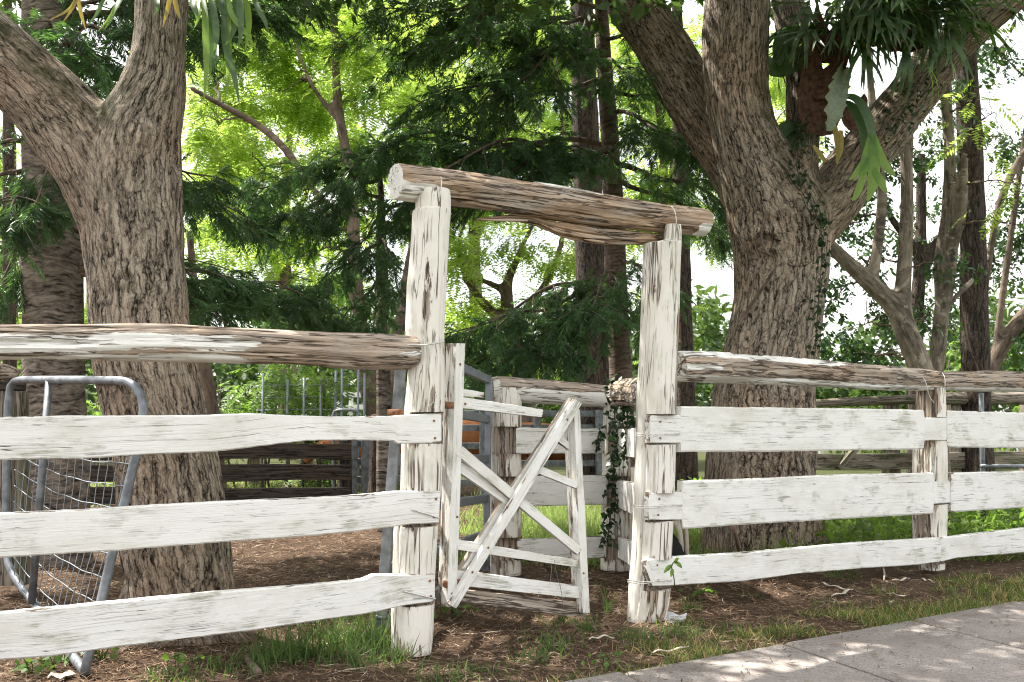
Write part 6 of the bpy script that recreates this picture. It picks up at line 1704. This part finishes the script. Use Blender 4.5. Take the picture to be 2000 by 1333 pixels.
# tall tufts (measured in the photo)
tx, ty, th_ = [], [], []
for (px, py, rad, n, h) in ((560, 1292, .13, 100, .18), (610, 1285, .16, 130, .21), (660, 1278, .14, 120, .23), (705, 1262, .13, 120, .24), (735, 1270, .08, 110, .22), (530, 1300, .10, 90, .14), (690, 1300, .12, 110, .15), (770, 1290, .08, 60, .12), (1080, 1262, .12, 90, .11), (1040, 1285, .10, 80, .08),
                            (1150, 1235, .06, 36, .16), (1190, 1200, .03, 16, .26), (480, 1316, .12, 60, .12), (400, 1318, .12, 40, .10), (1095, 1220, .1, 40, .10), (1640, 1128, .08, 60, .10), (1350, 1195, .06, 40, .10), (1250, 1250, .12, 110, .07), (1330, 1240, .12, 130, .07), (310, 1330, .1, 30, .08), (860, 1325, .16, 130, .06), (950, 1312, .14, 80, .06)):
    c = G(px, py); a = R.normal(size=(n, 2)) * rad * 0.6
    tx.append(c[0] + a[:, 0]); ty.append(c[1] + a[:, 1]); th_.append(h * R.uniform(0.35, 1.2, n))
x, y, h = np.concatenate(tx), np.concatenate(ty), np.concatenate(th_); n = len(x)
grass('tall_grass', x, y, h, R.uniform(0.004, 0.008, n), M_TALL, np.clip(0.35 + 0.3 * R.normal(size=n), 0, 1), 0.42)
# sunlit grass in the lane behind the gate and under the right fence
x, y = sample(66000, -1.6, 4.2, 7.2, 14.5, lambda x, y: grass_cover(x, y) * (x < 2.4 + 0.1 * y) * ss(15.0, 9.0, y))
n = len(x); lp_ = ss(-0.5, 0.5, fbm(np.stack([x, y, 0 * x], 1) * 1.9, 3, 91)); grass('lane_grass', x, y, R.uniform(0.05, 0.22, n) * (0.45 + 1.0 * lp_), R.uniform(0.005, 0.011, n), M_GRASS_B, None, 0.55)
x, y = sample(60000, 2.0, 9.0, 7.4, 15, lambda x, y: grass_cover(x, y) * ss(16, 8, y) * 0.8)
n = len(x); grass('undergrowth', x[::3], y[::3], R.uniform(0.06, 0.22, n)[::3], R.uniform(0.008, 0.016, n)[::3], M_GRASS_B, None, 0.6)
x, y = sample(26000, 2.0, 9.0, 7.6, 13, lambda x, y: grass_cover(x, y))
n = len(x); p = np.stack([x, y, 0.03 + R.uniform(0.0, 0.34, n) * ss(-0.2, 0.5, fbm(np.stack([x, y, 0 * x], 1) * 2.3, 3, 77) + 0.15)], 1)
gg = Geo(); V, F, T = scatter([leaf_t], p, rdir(n), R.uniform(.05, .10, n), R.uniform(0.3, 1, n), R.uniform(-.5, .5, n)); gg.add(V, [F], tint=T)
tag(gg.build('ground_cover', M_BUSH, None, False, origin=(0, 0, 0)), kind='stuff')
x, y = sample(12000, -7, -1.2, 12.5, 22, lambda x, y: 0.6 + 0 * x)
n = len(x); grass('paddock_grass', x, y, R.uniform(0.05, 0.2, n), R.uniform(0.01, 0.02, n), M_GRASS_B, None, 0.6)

# needle and leaf litter
def litter(name, n, x0, x1, y0, y1, dens, L, W, mat, lift, tilt=0.16):
    x, y = sample(n, x0, x1, y0, y1, dens); n = len(x)
    a = R.uniform(0, 6.28, n)
    d = unit(np.stack([np.cos(a), np.sin(a), R.normal(size=n) * tilt], 1))
    s = unit(np.cross(d, A(0, 0, 1)) + R.normal(size=(n, 3)) * 0.25)
    l = R.uniform(*L, n)[:, None]; w = R.uniform(*W, n)[:, None]
    c = np.stack([x, y, ground_z(x, y) + R.uniform(0.001, lift, n)], 1)
    bend = s * l * R.normal(size=(n, 1)) * 0.16
    V = np.stack([c - d * l / 2 - s * w * .3, c + bend - s * w / 2, c + d * l / 2, c + bend + s * w / 2], 1)
    g = Geo().add(V.reshape(-1, 3), [quads_rects(n)], tint=np.repeat(R.uniform(0, 1, n) ** 1.4, 4))
    return tag(g.build(name, mat, None, False, origin=(0, 0, 0)), kind='stuff')
bare = lambda x, y: (1 - 0.75 * grass_cover(x, y)) * (path_dist(x, y) > -0.01)
litter('leaf_litter', 110000, -3.2, 6.5, 3.5, 8.0, lambda x, y: bare(x, y) * ss(8.5, 5.0, y), (0.03, 0.11), (0.002, 0.0052), M_LITTER, 0.026)
litter('bark_litter', 5000, -3.2, 6.5, 3.5, 9.0, bare, (0.02, 0.08), (0.006, 0.02), M_LITTER, 0.016, 0.1)
litter('twig_litter', 900, -3.2, 6.5, 3.6, 9.0, bare, (0.10, 0.32), (0.004, 0.008), M_LITTER, 0.03, 0.12)
litter('paddock_litter', 30000, -5, 1.5, 6.0, 13, lambda x, y: (1 - grass_cover(x, y)) * 0.9, (0.04, 0.14), (0.003, 0.009), M_LITTER, 0.03)
x, y = sample(7000, 0.2, 5.0, 3.7, 7.5, lambda x, y: (path_dist(x, y) < -0.02) * ss(-1.4, 0, path_dist(x, y)) * 0.55)
n = len(x); a = R.uniform(0, 6.28, n); d = np.stack([np.cos(a), np.sin(a), 0 * a], 1); s = np.stack([-d[:, 1], d[:, 0], 0 * a], 1)
l = R.uniform(.008, .04, n)[:, None]; w = R.uniform(.002, .005, n)[:, None]; c = np.stack([x, y, np.full(n, 0.0375)], 1)
V = np.stack([c - d * l, c - s * w, c + d * l, c + s * w], 1)
tag(Geo().add(V.reshape(-1, 3), [quads_rects(n)], tint=np.repeat(R.uniform(0, .6, n), 4)).build('path_litter', M_LITTER, None, False, origin=(0, 0, 0)), kind='stuff')

# ------------------------------------------------------------------ single bits on the ground
def strip(name, label, cat, pts, w, mat, group=None, lift=0.02):
    q = smooth_path(np.array([G(x, y) for x, y in pts]), 14, 2); q[:, 2] = ground_z(q[:, 0], q[:, 1]) + lift + 0.006 * np.sin(np.arange(14) * 0.9)
    ww = w * np.sin(np.linspace(0.25, 2.95, 14))
    T = unit(np.gradient(q, axis=0)); S = unit(np.cross(T, A(0, 0, 1)))
    V = np.stack([q - S * ww[:, None], q + A(0, 0, .004), q + S * ww[:, None], q + A(0, 0, -.004)], 1).reshape(-1, 3)
    return tag(mk(name, V, [grid_faces(14, 4), np.arange(4)[::-1][None], (np.arange(4) + 52)[None]], mat, None, True), label, cat, group)
strip('bark_strip', 'pale curled bark strip lying near the footpath edge below the right gatepost', 'bark', [(1276, 1284), (1300, 1278), (1325, 1276), (1346, 1270)], .014, M_CHIP)
strip('bark_strip', 'bleached bark strip under the lowest right board, longest of its bunch', 'bark', [(1604, 1146), (1625, 1154), (1655, 1160)], .016, M_CHIP)
strip('bark_strip', 'bleached forked bark strip just below the longest of its bunch', 'bark', [(1624, 1172), (1645, 1168), (1665, 1158)], .014, M_CHIP)
strip('bark_strip', 'bleached bark strip between the right fence boards and the turf', 'bark', [(1742, 1138), (1760, 1137), (1776, 1133)], .014, M_CHIP)
strip('bark_strip', 'curved white twig standing under the right fence', 'bark', [(1725, 1114), (1728, 1125), (1726, 1138)], .008, M_CHIP)
strip('bark_strip', 'grey-brown bark strip in the turf near the footpath on the right', 'bark', [(1800, 1136), (1812, 1139), (1826, 1141)], .012, M_CHIP)
strip('bark_strip', 'pale strip of bark before the gate in the brown litter', 'bark', [(1150, 1258), (1175, 1252), (1200, 1254)], .012, M_CHIP)
sk = Geo(); q = smooth_path([P(484, 1283, 4.52), G(482, 1302) + A(0, 0, .03), G(500, 1318) + A(0, 0, .02), G(504, 1322) + A(0, 0, .015)], 14, 1)
sk.tube(q, np.linspace(0.012, 0.018, 14), 8); sk.at = {'bark_a': [np.concatenate(sk.V)]}
tag(sk.build('stick', M_BRANCH, None), 'short bent stick in the litter beside the tall grass', 'stick')
V = []
for i in range(7):
    for j in range(4):
        a, b = i / 6, j / 3
        p = G(1288 + 44 * a + 10 * b, 1218 - 10 * b + 4 * a); V.append(p + A(0, 0, 0.012 + .009 * math.sin(i * 1.3 + 2 * j) + .02 * b))
V2 = np.array(V) - A(0, 0, 0.002)
tag(mk('paper_scrap', np.concatenate([V, V2]), [grid_faces(7, 4, closed=False), grid_faces(7, 4, closed=False, base=28)], M_PAPER, None, True), 'crumpled silvery paper scrap at the foot of the right gatepost', 'paper')
V = []
for i in range(6):
    for j in range(3):
        p = G(92 + 44 * i / 5 + 6 * j, 1330 + 2 - 5 * j); V.append(p + A(0, 0, 0.02 + .008 * math.sin(i * 1.7 + j)))
V2 = np.array(V) - A(0, 0, 0.006)
tag(mk('bark_chip', np.concatenate([V, V2]), [grid_faces(6, 3, closed=False), grid_faces(6, 3, closed=False, base=18)], M_CHIP, None, True), 'pale flat chip at the bottom left of the litter', 'bark')
